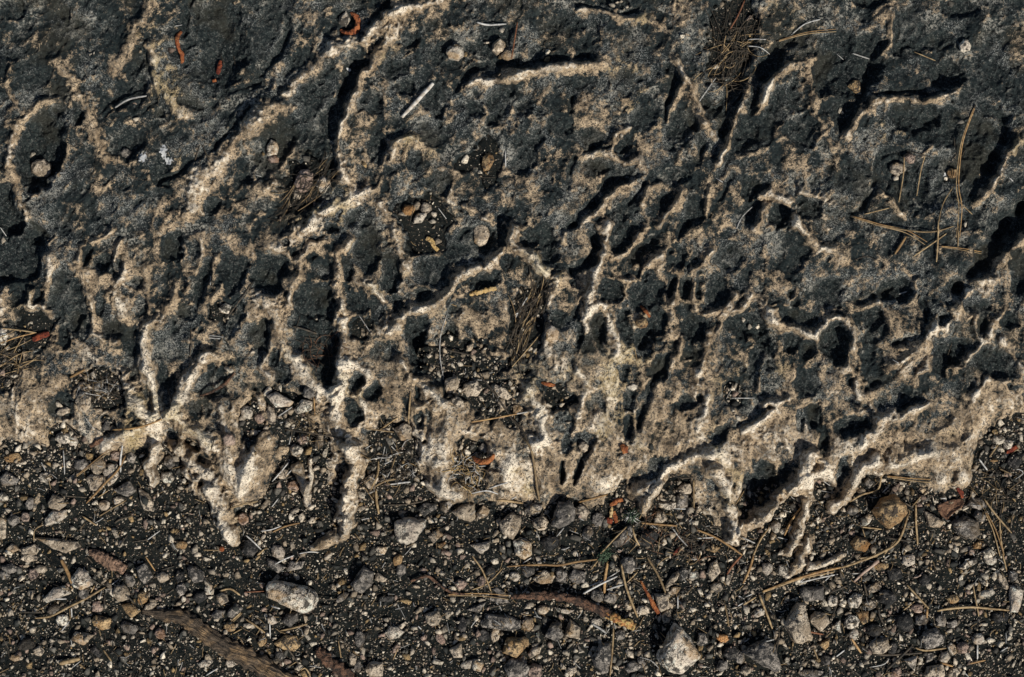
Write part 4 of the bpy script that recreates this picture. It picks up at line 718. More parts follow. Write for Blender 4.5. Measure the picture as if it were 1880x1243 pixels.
add_poly('t', .9, 'tan crumbly stone touching the veined faceted stone on its right', 270, 250, 300, 170, 400, 240, 350, 290)
add_poly('t', 1.1, 'speckled cream-topped stone alone on bare soil, casting a dark square shadow', 790, 610, 930, 570, 960, 650, 930, 710, 860, 725, 810, 690)
add_poly('w', 1, 'bright white crescent stone alone on bare soil', 380, 800, 430, 730, 520, 740, 575, 790, 520, 850, 430, 865)
add_poly('g', 1, 'long grey stone with a bumpy outline and pale blotches, left of the orange-ended branch', 1370, 690, 1450, 610, 1650, 620, 1770, 670, 1770, 750, 1660, 775, 1500, 740, 1400, 740)
add_poly('t', 1.2, 'upright wedge stone with two lit faces and a long black shadow to its left', 1050, 970, 1165, 910, 1180, 1050, 1090, 1055)
add_poly('o', 1.2, 'yellowish stone with a star-like outline, below the long grey bumpy stone', 1600, 1000, 1650, 850, 1800, 860, 1830, 950, 1740, 1050)
add_poly('w', 1, 'left of two neighbouring white stones near the bottom edge', 1160, 1140, 1190, 1100, 1290, 1080, 1260, 1170, 1180, 1170)
add_poly('t', 1.1, 'squarish yellow-white stone cut by the bottom edge, right of the granular grey stone', 170, 1180, 230, 1100, 350, 1110, 350, 1245, 220, 1250)
add_poly('g', .9, 'thin grey slab with a pale edge, above the long grey bumpy stone', 1490, 350, 1540, 330, 1650, 400, 1640, 430, 1570, 430)
add_poly('g', .9, 'forked grey slab with a bright slanting edge, above the long grey bumpy stone', 1230, 560, 1310, 520, 1430, 480, 1350, 590)
add_list('''870 45 80 75 0 w;1005 95 55 75 0 p;980 180 75 55 15 w;1180 110 60 80 0 t;515 45 110 80 -60 o;545 150 90 130 10 g;780 155 80 60 0 p;620 385 75 60 0 t;590 475 90 80 10 o;390 450 150 60 -5 d;490 440 35 60 0 p;1025 600 85 90 0 t;1180 715 95 145 5 d;395 655 85 80 0 t;115 860 95 140 0 g;785 850 60 75 0 p;950 860 110 70 55 p;1000 980 80 80 0 d;1285 885 125 60 0 d;1520 820 85 120 10 t;1340 1135 110 110 0 w;1495 1075 100 50 -10 p;1600 1080 100 50 -20 w;1730 1175 200 190 0 g;40 1080 75 110 0 t;95 1150 70 110 0 g;150 1050 70 60 0 p;450 955 80 70 0 g;85 995 60 45 0 w;1560 455 180 60 10 g;1370 460 110 40 -30 t;1160 465 120 50 0 g;1375 265 80 105 0 p;1475 160 100 110 0 d;1520 60 50 120 0 w;1720 215 100 90 0 w;1640 215 60 40 0 w;1160 300 110 90 0 p;175 430 60 55 0 g;105 420 35 90 0 t;165 30 60 90 -20 t;240 25 90 70 0 d;790 590 0.1 0.1 0 d;1320 640 80 60 0 t;165 595 50 50 0 t;345 825 50 60 0 p;640 795 55 60 0 t;560 725 90 50 10 t;1500 1200 120 60 -20 g;1400 830 110 110 0 d;1650 45 60 50 0 p;35 460 60 80 0 g;15 800 50 80 0 p;1110 160 60 40 0 t;1440 230 70 40 0 t;15 615 60 50 0 w;230 985 50 50 0 g;1790 310 60 50 0 g;690 730 0.1 0.1 0 d;1545 1185 70 40 0 p;1460 730 0.1 0.1 0 d''')
tile(960, 1020, 5.65)
add_poly('t', 1, 'broad tan stone with an arched top, above the shaded orange-ended branch', 105, 240, 220, 140, 330, 210, 290, 280, 180, 290)
add_poly('t', .8, 'small bowl-shaped tan stone hanging below the long thin needle', 490, 80, 640, 85, 620, 120, 540, 155)
add_poly('t', 1.1, 'cream square stone with a notched left side, right of the reddish bark strip', 1365, 400, 1505, 400, 1515, 540, 1430, 575, 1390, 510)
add_poly('w', .9, 'flat white crescent slab below the orange-ended branch', 330, 535, 530, 565, 470, 605, 370, 590)
add_poly('g', 1.2, 'left of two ridged pyramid stones below the orange-ended branch', 230, 830, 310, 690, 390, 700, 415, 830, 350, 885)
add_poly('t', 1.2, 'right of two ridged pyramid stones, half black and half cream', 430, 830, 490, 660, 590, 740, 575, 855)
add_poly('g', 1.2, 'tall smooth egg stone, dark left half, pale right half, by a vertical needle', 720, 1060, 800, 920, 900, 900, 915, 1050, 880, 1200, 820, 1210, 740, 1130)
add_poly('w', 1.2, 'largest ochre and white stone, star-shaped, near the middle of the bottom edge', 1400, 1030, 1480, 880, 1570, 710, 1650, 760, 1720, 880, 1830, 1030, 1680, 1130, 1640, 1210, 1510, 1180, 1430, 1110)
add_poly('t', 1, 'tan stone with a pointed top corner, right of the tall smooth egg stone', 1040, 1020, 1160, 960, 1160, 1050, 1080, 1095)
add_poly('w', .9, 'narrow white triangular chip left of the tall smooth egg stone', 565, 920, 640, 1000, 580, 1010)
add_list('''50 155 115 105 0 g;390 210 110 140 10 g;570 220 170 125 0 g;640 310 70 100 20 w;755 205 95 80 -40 w;775 425 120 120 0 g;915 430 145 110 -20 g;1090 90 130 140 0 g;1255 100 110 40 -40 w;1410 70 110 60 -20 w;1285 465 70 95 0 w;1090 510 90 90 0 t;1245 565 140 85 0 t;1490 635 90 125 10 t;1420 650 65 80 0 w;1570 365 110 70 -25 t;1550 250 170 65 -50 t;1770 205 100 80 -20 w;1660 500 55 115 10 p;1745 560 55 130 12 w;215 560 110 80 -10 t;240 660 95 80 0 g;120 660 60 55 0 o;50 710 110 130 0 t;145 745 80 60 0 g;50 540 100 60 0 t;400 630 90 70 0 p;770 690 100 80 0 w;1130 1150 150 100 -20 g;1225 1110 80 100 0 g;1300 1020 80 80 0 t;960 1160 90 80 0 w;950 1070 80 90 0 g;120 1000 140 80 -35 t;290 925 105 60 10 p;285 1005 60 60 0 w;15 900 80 100 0 o;500 1200 110 90 -20 t;120 1200 150 140 0 p;20 1190 80 130 0 g;1240 810 65 45 0 p;1010 820 90 100 0 g;740 870 70 60 0 g;650 880 85 50 -20 p;1375 730 80 70 0 g;1220 1225 90 50 0 w;1450 760 50 50 0 p;480 880 80 60 0 g;170 1050 60 60 0 t;950 525 50 50 0 w;1000 525 45 40 0 p;160 50 100 50 0 t;1660 190 90 120 20 g;990 330 60 60 0 t;1110 385 60 70 0 g;1545 490 60 50 0 w;1650 380 60 50 0 g;1570 610 60 70 0 d;1040 60 0.1 0.1 0 d;700 40 60 60 0 d;1540 90 80 80 0 d;1180 1010 60 70 0 d;430 1090 0.1 0.1 0 d;560 1060 90 70 0 g;1390 950 50 90 20 g;1470 690 0.1 0.1 0 d;1750 1180 80 60 0 w;1110 870 45 45 0 w;960 740 90 60 0 t;1060 740 90 50 20 w;790 1220 60 50 0 w;230 1090 60 50 0 w;30 260 80 70 0 g;80 240 40 50 0 w;1360 700 0.1 0.1 0 d;880 720 60 60 0 w''')
tile(1280, 1020, 5.65)
add_poly('t', 1, 'diamond-shaped brown and cream stone left of the rust-red curved needle', 105, 180, 130, 90, 200, 45, 240, 170, 150, 265)
add_poly('g', 1.1, 'broad grey slab stone just above the tall wedge stone', 1070, 400, 1100, 330, 1310, 320, 1300, 460, 1110, 470)
add_poly('t', 1.3, 'tall cracked wedge stone with a pointed left corner, brownish with pale ridges', 900, 710, 1000, 540, 1040, 500, 1110, 515, 1140, 690, 1175, 820, 1090, 900, 1010, 890, 950, 800)
add_poly('t', 1.1, 'rounded six-sided tan stone touching the right of the tall cracked wedge stone', 1160, 660, 1220, 580, 1330, 600, 1370, 690, 1280, 775, 1200, 710)
add_poly('w', 1, 'lumpy cream stone with a shaded left side, right of the broad grey slab stone', 1560, 470, 1620, 390, 1710, 410, 1700, 480, 1660, 540, 1580, 530)
add_poly('w', .9, 'white triangular stone with a black face, right of the six-sided tan stone', 1390, 740, 1480, 670, 1490, 800)
add_poly('o', 1, 'amber and black stone with a dark notch, right of the smooth white-streaked pebble', 1650, 590, 1770, 570, 1770, 690, 1710, 715)
add_poly('o', .9, 'ochre triangular stone below the six-sided tan stone', 1250, 910, 1370, 860, 1360, 940, 1320, 980)
add_poly('g', 1.1, 'large slanting grey stone with a bright white lower edge, left of the tall wedge stone', 480, 1010, 560, 930, 700, 880, 800, 930, 820, 1060, 850, 1150, 810, 1205, 730, 1170, 600, 1080)
add_list('''720 135 110 110 -10 w;890 150 90 100 10 w;480 170 70 90 0 w;1185 20 80 55 -20 w;200 335 110 90 0 t;320 245 100 70 -20 t;1400 470 90 100 0 w;1320 500 55 110 25 w;1600 690 145 120 -15 w;1485 570 75 70 0 w;1620 820 80 110 20 w;640 590 110 90 -35 w;265 855 110 75 15 k;50 870 120 120 0 g;355 1010 145 125 0 d;940 950 120 50 10 g;930 1070 150 40 -45 w;500 1190 105 90 0 t;260 1140 130 100 -40 g;510 550 95 80 0 w;395 730 50 50 0 w;490 740 55 80 10 g;590 805 50 60 0 o;200 780 85 50 -30 p;755 400 70 50 0 d;1360 545 70 60 0 g;1180 1220 220 70 0 g;1330 1080 100 90 0 d;1410 1060 50 55 0 w;1505 1080 70 70 0 p;1610 950 70 70 0 w;1600 590 60 50 0 p;435 620 60 60 0 t;990 465 75 60 -30 w;250 530 50 60 20 w;30 375 60 60 0 w;20 660 60 30 0 w;490 870 60 50 0 t;680 810 60 80 0 t;1170 720 70 80 0 d;440 1060 90 110 0 g;30 1140 45 70 10 p;80 1150 45 50 0 w;60 30 60 50 0 t;570 230 60 60 -30 w;840 670 30 40 0 w;1390 1010 45 45 0 p;20 1030 80 90 0 o;120 1040 100 50 -20 g;1200 1100 70 60 0 t;900 930 60 60 -30 t;390 920 60 40 -30 p;1440 850 50 40 0 k;1740 760 60 50 0 p;1790 500 60 80 0 g;170 880 80 60 0 d;1510 500 60 40 0 t;20 1200 60 60 0 t;1760 940 60 70 0 g''')
tile(1560, 1020, 5.65)
add_poly('w', 1, 'upper white stone with a slanting lit face, near the right-hand needles', 1130, 130, 1200, 60, 1320, 20, 1310, 80, 1180, 140)
add_poly('w', 1.1, 'tall bone-shaped pale stone at the right edge, at the end of a bowed needle', 1655, 320, 1730, 305, 1795, 370, 1770, 500, 1740, 580, 1665, 575, 1680, 450)
add_poly('w', 1, 'white triangle stone marked with black, below the bowed needle', 1320, 740, 1420, 610, 1435, 775)
add_poly('g', 1.3, 'smooth rounded grey-brown stone, the roundest big one, above two joined needles', 730, 850, 800, 770, 900, 755, 975, 830, 960, 900, 860, 950, 790, 970)
add_poly('t', 1.1, 'half-round stone with a lit cream side, left of the smooth rounded stone', 195, 930, 230, 880, 390, 850, 400, 960, 340, 1020, 240, 1010)
add_poly('w', 1, 'white shard pointing down, near the bottom edge', 560, 1080, 700, 1030, 670, 1200)
add_poly('g', 1, 'narrow grey-brown slab right of the white shard pointing down', 780, 1120, 800, 1010, 865, 1010, 860, 1080)
add_poly('t', 1.1, 'broad tan stone cut off by the bottom edge, below the smooth rounded stone', 770, 1240, 800, 1160, 960, 1120, 980, 1240, 900, 1300)
add_list('''610 45 125 105 -20 w;930 20 80 50 -10 w;740 75 55 90 -10 w;1450 40 120 90 20 w;320 110 135 70 -5 o;250 330 140 95 -10 t;380 430 170 130 0 d;460 190 160 130 10 d;770 250 100 110 0 d;810 310 150 50 -50 t;1070 450 110 75 0 o;1340 325 75 55 20 o;1240 375 75 60 0 p;1430 390 140 75 -20 w;1400 205 110 65 -50 w;1395 275 90 70 -30 w;1580 260 190 55 60 t;1690 205 80 110 10 g;1575 135 50 55 0 t;1645 90 50 45 0 o;700 545 105 80 10 p;595 495 95 45 -10 o;650 440 70 45 -20 t;640 605 75 40 -15 w;940 665 100 130 5 g;740 665 110 100 0 g;1060 705 115 80 -15 g;895 530 50 110 -10 d;1560 640 160 110 0 d;440 960 90 120 0 d;250 770 150 120 0 d;660 880 90 70 0 d;570 690 160 150 0 d;980 1050 100 115 20 w;1170 960 100 110 0 p;1060 965 80 110 -20 w;1130 860 90 70 0 d;1330 860 110 100 0 w;1450 880 110 55 -50 w;1670 820 60 80 0 w;1260 955 60 80 0 t;1080 1210 90 100 0 t;1180 1210 50 80 0 w;1240 1225 80 90 0 o;480 1210 95 95 0 p;410 675 75 50 -20 w;275 640 60 60 0 w;175 1120 60 40 0 t;30 1145 70 50 0 w;1370 1010 95 35 0 t;1440 980 50 40 0 p;635 785 65 60 0 p;555 455 55 30 0 w;210 500 100 90 0 t;530 850 50 60 0 w;365 235 40 60 10 t;770 415 60 60 0 t;1230 830 40 90 10 p;1120 750 90 50 -50 g;1620 20 50 50 0 p;1150 235 80 40 0 w;1480 220 80 60 -20 g;1670 120 50 40 0 g;920 130 80 70 0 t;660 145 50 60 0 p;930 330 50 80 0 w;115 510 55 60 0 g;1360 465 80 40 10 w;1700 440 0.1 0.1 0 d;1500 1000 50 60 0 d;1700 1130 50 40 -30 w;1770 600 50 40 0 k;1190 305 50 40 0 t;90 800 60 110 20 t;130 870 60 60 0 d;150 1230 90 50 0 d;1030 1010 0.1 0.1 0 d;800 1220 0.1 0.1 0 d;850 720 50 40 0 w;790 710 60 30 -10 w;430 900 60 60 0 g;1100 400 0.1 0.1 0 d''')
tile(0, 0, 2.96)
add_list('935 275 42 50 0 p;492 293 18 22 0 w;515 296 20 25 0 w;725 563 38 20 10 p;225 912 95 85 0 t;180 842 40 46 20 w;740 645 50 35 0 t;685 835 50 50 0 g')
tile(470, 0, 2.96)
add_poly('w', 1.1, 'cream stone lying inside the rusty red ring-shaped pod', 455, 95, 490, 62, 512, 105, 490, 150, 450, 125)
add_list('1082 282 82 78 0 w;1140 300 28 28 0 o;88 812 60 85 10 w;95 865 55 40 0 p;40 838 24 24 0 o;590 888 46 30 -10 o;362 1000 68 80 10 w;265 985 85 110 10 p;225 1055 40 60 0 t;1135 865 50 38 20 w;1335 170 40 45 0 w;1320 250 60 80 10 t;1370 300 60 50 0 t;1262 228 38 38 0 t;1325 308 25 30 0 o;1260 880 55 85 10 o;1290 900 40 50 0 t;830 1140 60 55 0 o;890 1185 75 40 -45 w;925 1130 50 50 0 t;965 1165 30 40 0 t;960 1205 60 25 0 w;800 1160 30 40 0 t;135 1195 34 30 0 p;1230 915 0.1 0.1 0 d;1300 1100 0.1 0.1 0 d')
tile(940, 0, 2.96)
add_list('925 195 34 36 0 w;190 285 32 44 0 w;545 30 42 34 0 w;622 38 30 34 0 w;590 12 40 25 0 t;570 15 22 30 0 t;1290 100 36 50 0 p;190 325 60 30 0 k;595 738 22 30 0 t')
tile(1400, 0, 2.96)
add_list('1100 250 52 62 10 w;505 470 66 56 0 o;523 508 34 24 0 w;735 915 78 62 -10 t;728 965 46 30 0 w;1030 940 50 46 0 o;995 968 66 22 25 w;420 598 24 26 0 w;435 618 30 18 0 w;1105 1220 30 32 0 w;800 860 60 50 0 p;1075 665 30 50 10 g;1020 20 30 50 0 g')
tile(0, 410, 2.96)
add_list('1228 465 62 58 10 w;1370 705 36 40 0 t;1245 795 44 34 -20 w;455 890 72 52 10 t;530 888 60 44 -10 w;455 970 74 88 -10 t;345 1165 72 58 -15 w;395 1182 54 50 -20 w;1345 1028 58 64 0 w;1245 1175 60 62 0 t;1375 1140 44 38 0 t;320 980 48 44 -20 t;345 1022 66 34 -20 t;15 612 54 84 0 w;940 1203 56 50 10 t;895 1205 24 24 0 w;140 1205 46 32 0 w;95 1225 48 30 0 w;425 855 36 26 0 t;18 95 36 28 0 t;575 905 60 40 0 g;535 1128 34 38 0 t;580 1100 50 50 0 g;40 680 30 30 0 t;460 1165 44 34 0 p;1200 430 30 30 0 g;1240 515 26 22 0 w;35 1225 30 26 0 w;715 1132 26 20 0 w')
tile(470, 410, 2.96)
add_poly('w', 1.1, 'left and larger of the two bright almond-shaped stones in a debris hollow', 58, 938, 110, 918, 205, 970, 180, 992, 110, 998)
add_poly('w', 1.1, 'right of the two bright almond-shaped stones in a debris hollow', 208, 1012, 252, 958, 312, 968, 302, 1014, 228, 1034)
add_list('290 918 62 54 0 g;1065 878 68 88 20 t;1100 975 64 48 30 t;1172 900 96 78 -10 t;1340 920 96 44 35 t;1335 975 38 66 -10 t;802 1130 82 90 -10 t;258 1168 56 50 20 w;222 1230 50 44 0 w;1110 766 34 30 0 w;1072 770 26 40 20 w;330 525 58 30 5 t;345 1190 44 60 10 g;1390 700 0.1 0.1 0 d;890 1065 26 32 0 w;940 720 34 34 0 t;990 735 24 24 0 w;1240 840 40 30 0 t;1220 950 30 30 0 t;1375 1100 34 20 0 w;720 1180 40 44 0 g;1110 1215 40 34 0 t;1185 1215 38 34 0 t;1240 1222 42 38 0 w;1225 60 74 110 10 t;600 1170 0.1 0.1 0 d;1320 1030 40 30 0 t;1000 800 26 26 0 w;1395 1050 40 20 0 t;20 1060 50 44 0 p;50 1110 40 30 0 t;80 1040 40 90 -10 t;1140 830 40 24 0 g')
tile(940, 410, 2.96)
add_list('210 605 72 80 10 w;30 1010 52 50 0 t;708 540 56 50 -10 o;655 890 56 38 -10 w;1255 522 20 50 10 w;1290 562 22 52 -5 w;1338 560 20 44 0 w;1200 900 22 44 10 w;1202 975 28 30 0 t;1235 1060 20 60 5 w;390 1215 46 46 -30 t;270 985 44 30 0 t;190 985 36 36 0 t;202 528 28 26 0 t;125 690 20 28 0 w;60 745 40 20 0 t;285 830 0.1 0.1 0 d;125 465 26 28 0 o;240 960 30 24 0 g;310 1080 24 30 0 t;60 1060 34 28 0 g;1200 1020 20 20 0 w')
STONES = [s for s in STONES if s[0] > 2]
# large stones first so that small ones can lie against them; the 300 largest are things, the rest join the gravel
STONES.sort(key=lambda s: -s[0])

LAND = [  # landmarks used in labels: photo px and name
 (535, 1092, 'big mottled block stone'), (750, 970, 'pale heart-shaped stone'), (420, 1200, 'curved brown root'), (1130, 1130, 'orange-ended branch'),
 (885, 845, 'orange-red curled pod'), (1130, 935, 'orange bark flakes'), (1160, 948, 'green moss tuft'), (1245, 1190, 'star-shaped ochre stone'),
 (1465, 1143, 'tall cracked wedge stone'), (1395, 1205, 'slanting white-edged stone'), (1712, 1172, 'smooth rounded grey stone'), (1632, 938, 'big rough ochre stone'),
 (1742, 930, 'curled brown leaf'), (415, 965, 'longest rock finger'), (103, 950, 'black-specked oval stone'), (150, 1062, 'white-patched stone'),
 (722, 1162, 'white crescent stone'), (1108, 1208, 'tall egg stone'), (1866, 1098, 'bone-shaped stone'), (205, 1035, 'brown wood chunk'),
 (1030, 940, 'big grey rounded stone'), (665, 1065, 'veined faceted stone'), (795, 1135, 'square-shadowed stone'), (920, 1143, 'long bumpy grey stone'),
 (1470, 1055, 'long slanting needle'), (765, 190, 'white dead stick'), (640, 45, 'rusty ring-shaped pod'), (1745, 330, 'tall golden needle'),
 (1340, 110, 'upper dry grass tuft'), (515, 733, 'almond-shaped stones'), (970, 590, 'middle dry grass tuft'), (560, 370, 'left dry grass tuft'),
 (180, 890, 'crossing needles'), (275, 850, 'stubby rock finger'), (630, 930, 'second rock finger'), (1225, 905, 'bright white flat-topped stone'),
 (1545, 210, 'round black pit'), (75, 285, 'upper left black pit'), (1170, 720, 'dark slit pits'), (820, 1062, 'bent brown twig'),
 (112, 745, 'ringed pit'), (1365, 600, 'pit with white teeth'), (1330, 225, 'upper right dark cleft'), (300, 290, 'white splashes'),
 (185, 1145, 'orange-rimmed stone'), (1240, 1100, 'notched cream square stone'), (1790, 880, 'right end of the rock'), (1570, 1130, 'amber stone')]
SIZ = lambda w: 'tiny' if w < 11 else 'small' if w < 17 else 'middling' if w < 26 else 'big'
TONE = {'w': 'pale', 't': 'tan', 'g': 'grey', 'd': 'dark', 'p': 'pinkish', 'o': 'ochre', 'k': 'orange',
        'y': 'tan', 's': 'bleached', 'b': 'brown', 'r': 'rust-red'}
DIRS = ['right of', 'below and right of', 'below', 'below and left of', 'left of', 'above and left of', 'above', 'above and right of']
ORD = ['', 'second ', 'third ', 'fourth ', 'fifth ', 'sixth ', 'seventh ', 'eighth ', 'ninth ', 'tenth ']
def auto_labels(items):
    """items: (px, py, adjective phrase, noun). One label each, by look, then by the nearest landmark and the order from it."""
    bins = {}
    for i, (px, py, adj, noun) in enumerate(items):
        c = sorted((math.hypot(px - a, py - b), k) for k, (a, b, _) in enumerate(LAND) if math.hypot(px - a, py - b) > 14)[0]
        a, b, nm = LAND[c[1]]; d = DIRS[int(round(math.degrees(math.atan2(py - b, px - a)) / 45)) % 8]
        bins.setdefault((adj, noun, d, nm), []).append((c[0], i))
    out = [None] * len(items)
    for (adj, noun, d, nm), l in bins.items():
        l.sort()
        for r, (_, i) in enumerate(l):
            out[i] = f'{adj} {noun} {d} the {nm}' if len(l) == 1 else f'{adj} {noun} {d} the {nm}, {ORD[r]}nearest'
    return out
def cast_stone(s, k, detail):
    area, px, py, q, tone, hf, label = s
    w = math.sqrt(area) * 1.13
    xs = [p[0] for p in q]; ys = [p[1] for p in q]; mn = min(max(xs) - min(xs), max(ys) - min(ys))
    hgt = hf * mn * .80 * (.85 if w < 20 else 1.0)                              # px
    z0 = float(np.median([top(px + x * .6, py + y * .6) for x, y in q] + [top(px, py)]))
    zc = z0 + hgt * .10 / PXM * 1000
    f = 1 / PXM; poly = [(x * f, -y * f) for x, y in q]
    stamp(px, py, q, zc + hgt * .58 * f * 1000, z0 + .1)
    return stone_mesh(poly, hgt * f, k + 1, detail), wpos(px, py, zc)
M['k'] = M['k']; M['korange'] = stone_material('orange_stone', (.45, .2, .06), (.6, .33, .14), (.08, .04, .02), .4)
todo = [s for s in STONES if s[6] is None]
things = STONES[:298]; rest_ = STONES[298:]
extra_named = [s for s in rest_ if s[6]]
if extra_named: rest_ = [s for s in rest_ if not s[6]]; things = [s for s in things if s[6] or True][:298 - len(extra_named)] + extra_named; rest_ = [s for s in STONES if s not in things]
anon = [(i, s) for i, s in enumerate(things) if s[6] is None]
def shape_word(s):
    xs = [p[0] for p in s[3]]; ys = [p[1] for p in s[3]]; a = max(xs) - min(xs); b = max(ys) - min(ys)
    return 'long' if max(a, b) > 1.75 * min(a, b) else ('angular' if len(s[3]) <= 6 else 'rounded')
lab = auto_labels([(s[1], s[2], f'{SIZ(math.sqrt(s[0]) * 1.13)} {TONE[s[4]]} {shape_word(s)}', 'pebble' if s[0] < 420 else 'stone') for i, s in anon])
lab = {i: l for (i, s), l in zip(anon, lab)}
for i, s in enumerate(things):
    small = s[0] < 420
    me, loc = cast_stone(s, i, 2 if s[0] > 500 else 1)
    me.name = 'pebble' if small else 'stone'; me.materials.append(M['korange'] if s[4] == 'k' else M[s[4]])
    o = link(D.objects.new('pebble' if small else 'stone', me)); o.location = loc
    tag(o, s[6] or lab[i], 'pebble' if small else 'stone', 'loose pebbles lying on the soil and in the hollows' if small else 'loose stones lying on the soil')
print('stones', len(things), 'rest', len(rest_))

# gravel: what nobody could count, one object
GR = np.maximum(RH, SH)[iv:iv + NV, iu:iu + NU]
def ground(px, py): return float(GR[gi(px, py)])
def gravel():
    bases = []
    r = random.Random(9)
    for k in range(14):
        n = r.choice([4, 5, 6]); bm = bmesh.new(); ax = (r.uniform(.7, 1.3), r.uniform(.6, 1), r.uniform(.45, .75))
        for j in range(9):
            v = Vector((r.gauss(0, 1), r.gauss(0, 1), r.gauss(0, 1))).normalized(); bm.verts.new((v.x * ax[0], v.y * ax[1], v.z * ax[2]))
        res = bmesh.ops.convex_hull(bm, input=bm.verts[:])
        bmesh.ops.delete(bm, geom=list({v for v in res['geom_interior'] if isinstance(v, bmesh.types.BMVert)}), context='VERTS')
        bmesh.ops.triangulate(bm, faces=bm.faces[:]); bm.verts.index_update()
        bases.append((np.array([v.co[:] for v in bm.verts]), np.array([[v.index for v in f.verts] for f in bm.faces]))); bm.free()
    pal = np.array([(.62, .54, .42), (.34, .27, .19), (.125, .115, .095), (.032, .034, .030), (.30, .215, .165), (.28, .19, .09), (.45, .38, .29)])
    P_, S_, C_ = [], [], []
    for s in rest_:
        P_.append((s[1], s[2])); S_.append(math.sqrt(s[0] / math.pi) * 1.05); C_.append({'w': 0, 't': 6, 'g': 2, 'd': 3, 'p': 4, 'o': 5, 'k': 5}[s[4]])
    N = 100000; u = RNG.uniform(-60, 1940, N); v = RNG.uniform(640, 1295, N)
    ii = ((v + 60) / STEP).astype(int).clip(0, NV - 1); jj = ((u + 70) / STEP).astype(int).clip(0, NU - 1)
    onsoil = (SH - RH)[iv:iv + NV, iu:iu + NU][ii, jj] > .3
    cl = perlin(u / 90, v / 90, 81) + .6 * perlin(u / 35, v / 35, 82) + .25 * sstep(940, 1400, u) - .35 * sstep(60, 0, np.abs(v - 1010 - 0 * u)) * sstep(900, 300, u)
    keep = onsoil & (RNG.uniform(-1.4, .65, N) < cl)
    N2 = 22000; u2 = RNG.uniform(0, 1880, N2); v2 = RNG.uniform(0, 900, N2)          # hollows filled with debris further up
    i2 = ((v2 + 60) / STEP).astype(int); j2 = ((u2 + 70) / STEP).astype(int)
    k2 = (SH - RH)[iv:iv + NV, iu:iu + NU][i2, j2] > 0
    u = np.concatenate([u[keep], u2[k2]]); v = np.concatenate([v[keep], v2[k2]])
    sz = np.minimum(1.15 / (RNG.uniform(0.008, 1, len(u)) ** .5), 9.5)
    col = RNG.choice(7, len(u), p=[.16, .25, .16, .14, .07, .06, .16])
    for a, b, c, d in zip(u, v, sz, col): P_.append((a, b)); S_.append(c); C_.append(d)
    order = np.argsort(-np.array(S_)); V_, F_, K_, off = [], [], [], 0
    for n in order:
        px, py = P_[n]; s = S_[n]; bv, bf = bases[n % len(bases)]
        a = r.uniform(0, 6.28); t = r.uniform(-.5, .5); c, sn = math.cos(a), math.sin(a); ct, st = math.cos(t), math.sin(t)
        z = top(px, py)
        if z > ground(px, py) + .8 and r.random() < .93: continue
        cc = wpos(px, py, z + s * .22 / PXM * 1000); k = s / PXM
        w = bv * k; w = np.stack([w[:, 0], w[:, 1] * ct - w[:, 2] * st, w[:, 1] * st + w[:, 2] * ct], -1)
        w = np.stack([w[:, 0] * c - w[:, 1] * sn, w[:, 0] * sn + w[:, 1] * c, w[:, 2]], -1) + np.array(cc)
        V_.append(w); F_.append(bf + off); off += len(bv)
        b = pal[C_[n]] * r.uniform(.45, 1.25); K_.append(np.repeat([[b[0], b[1], b[2], 1]], len(bv), 0))
        if s > 3: 
            i, j = gi(px, py); q = max(1, int(s * .7 / STEP)); TOP[i - q:i + q + 1, j - q:j + q + 1] = np.maximum(TOP[i - q:i + q + 1, j - q:j + q + 1], z + s * .6 / PXM * 1000)
    V_ = np.concatenate(V_).astype(np.float32); F_ = np.concatenate(F_).astype(np.int32); K_ = np.concatenate(K_).astype(np.float32)
    me = D.meshes.new('gravel'); me.vertices.add(len(V_)); me.vertices.foreach_set('co', V_.ravel())
    me.loops.add(F_.size); me.loops.foreach_set('vertex_index', F_.ravel()); me.polygons.add(len(F_))
    me.polygons.foreach_set('loop_start', np.arange(0, F_.size, 3, dtype=np.int32)); me.polygons.foreach_set('loop_total', np.full(len(F_), 3, np.int32))
    at = me.attributes.new('tint', 'FLOAT_COLOR', 'POINT'); at.data.foreach_set('color', K_.ravel()); me.update()
    N_ = NT('gravel_grit', .88, .25); n1 = N_.noise(N_.geo(), 500, 4, .7); n2 = N_.noise(N_.geo(), 150, 3, .6)
    c = N_.mix(N_.math('MULTIPLY', N_.step(n1, .48, .62), .75), N_.acol('tint'), (.03, .027, .025)); N_.bump(n1, .8, .0015)
    me.materials.append(N_.col(c)); o = link(D.objects.new('gravel', me)); o['kind'] = 'stuff'
    tag(o, 'fine gravel and grit scattered over the dark soil', 'gravel'); print('gravel', len(order))
gravel()

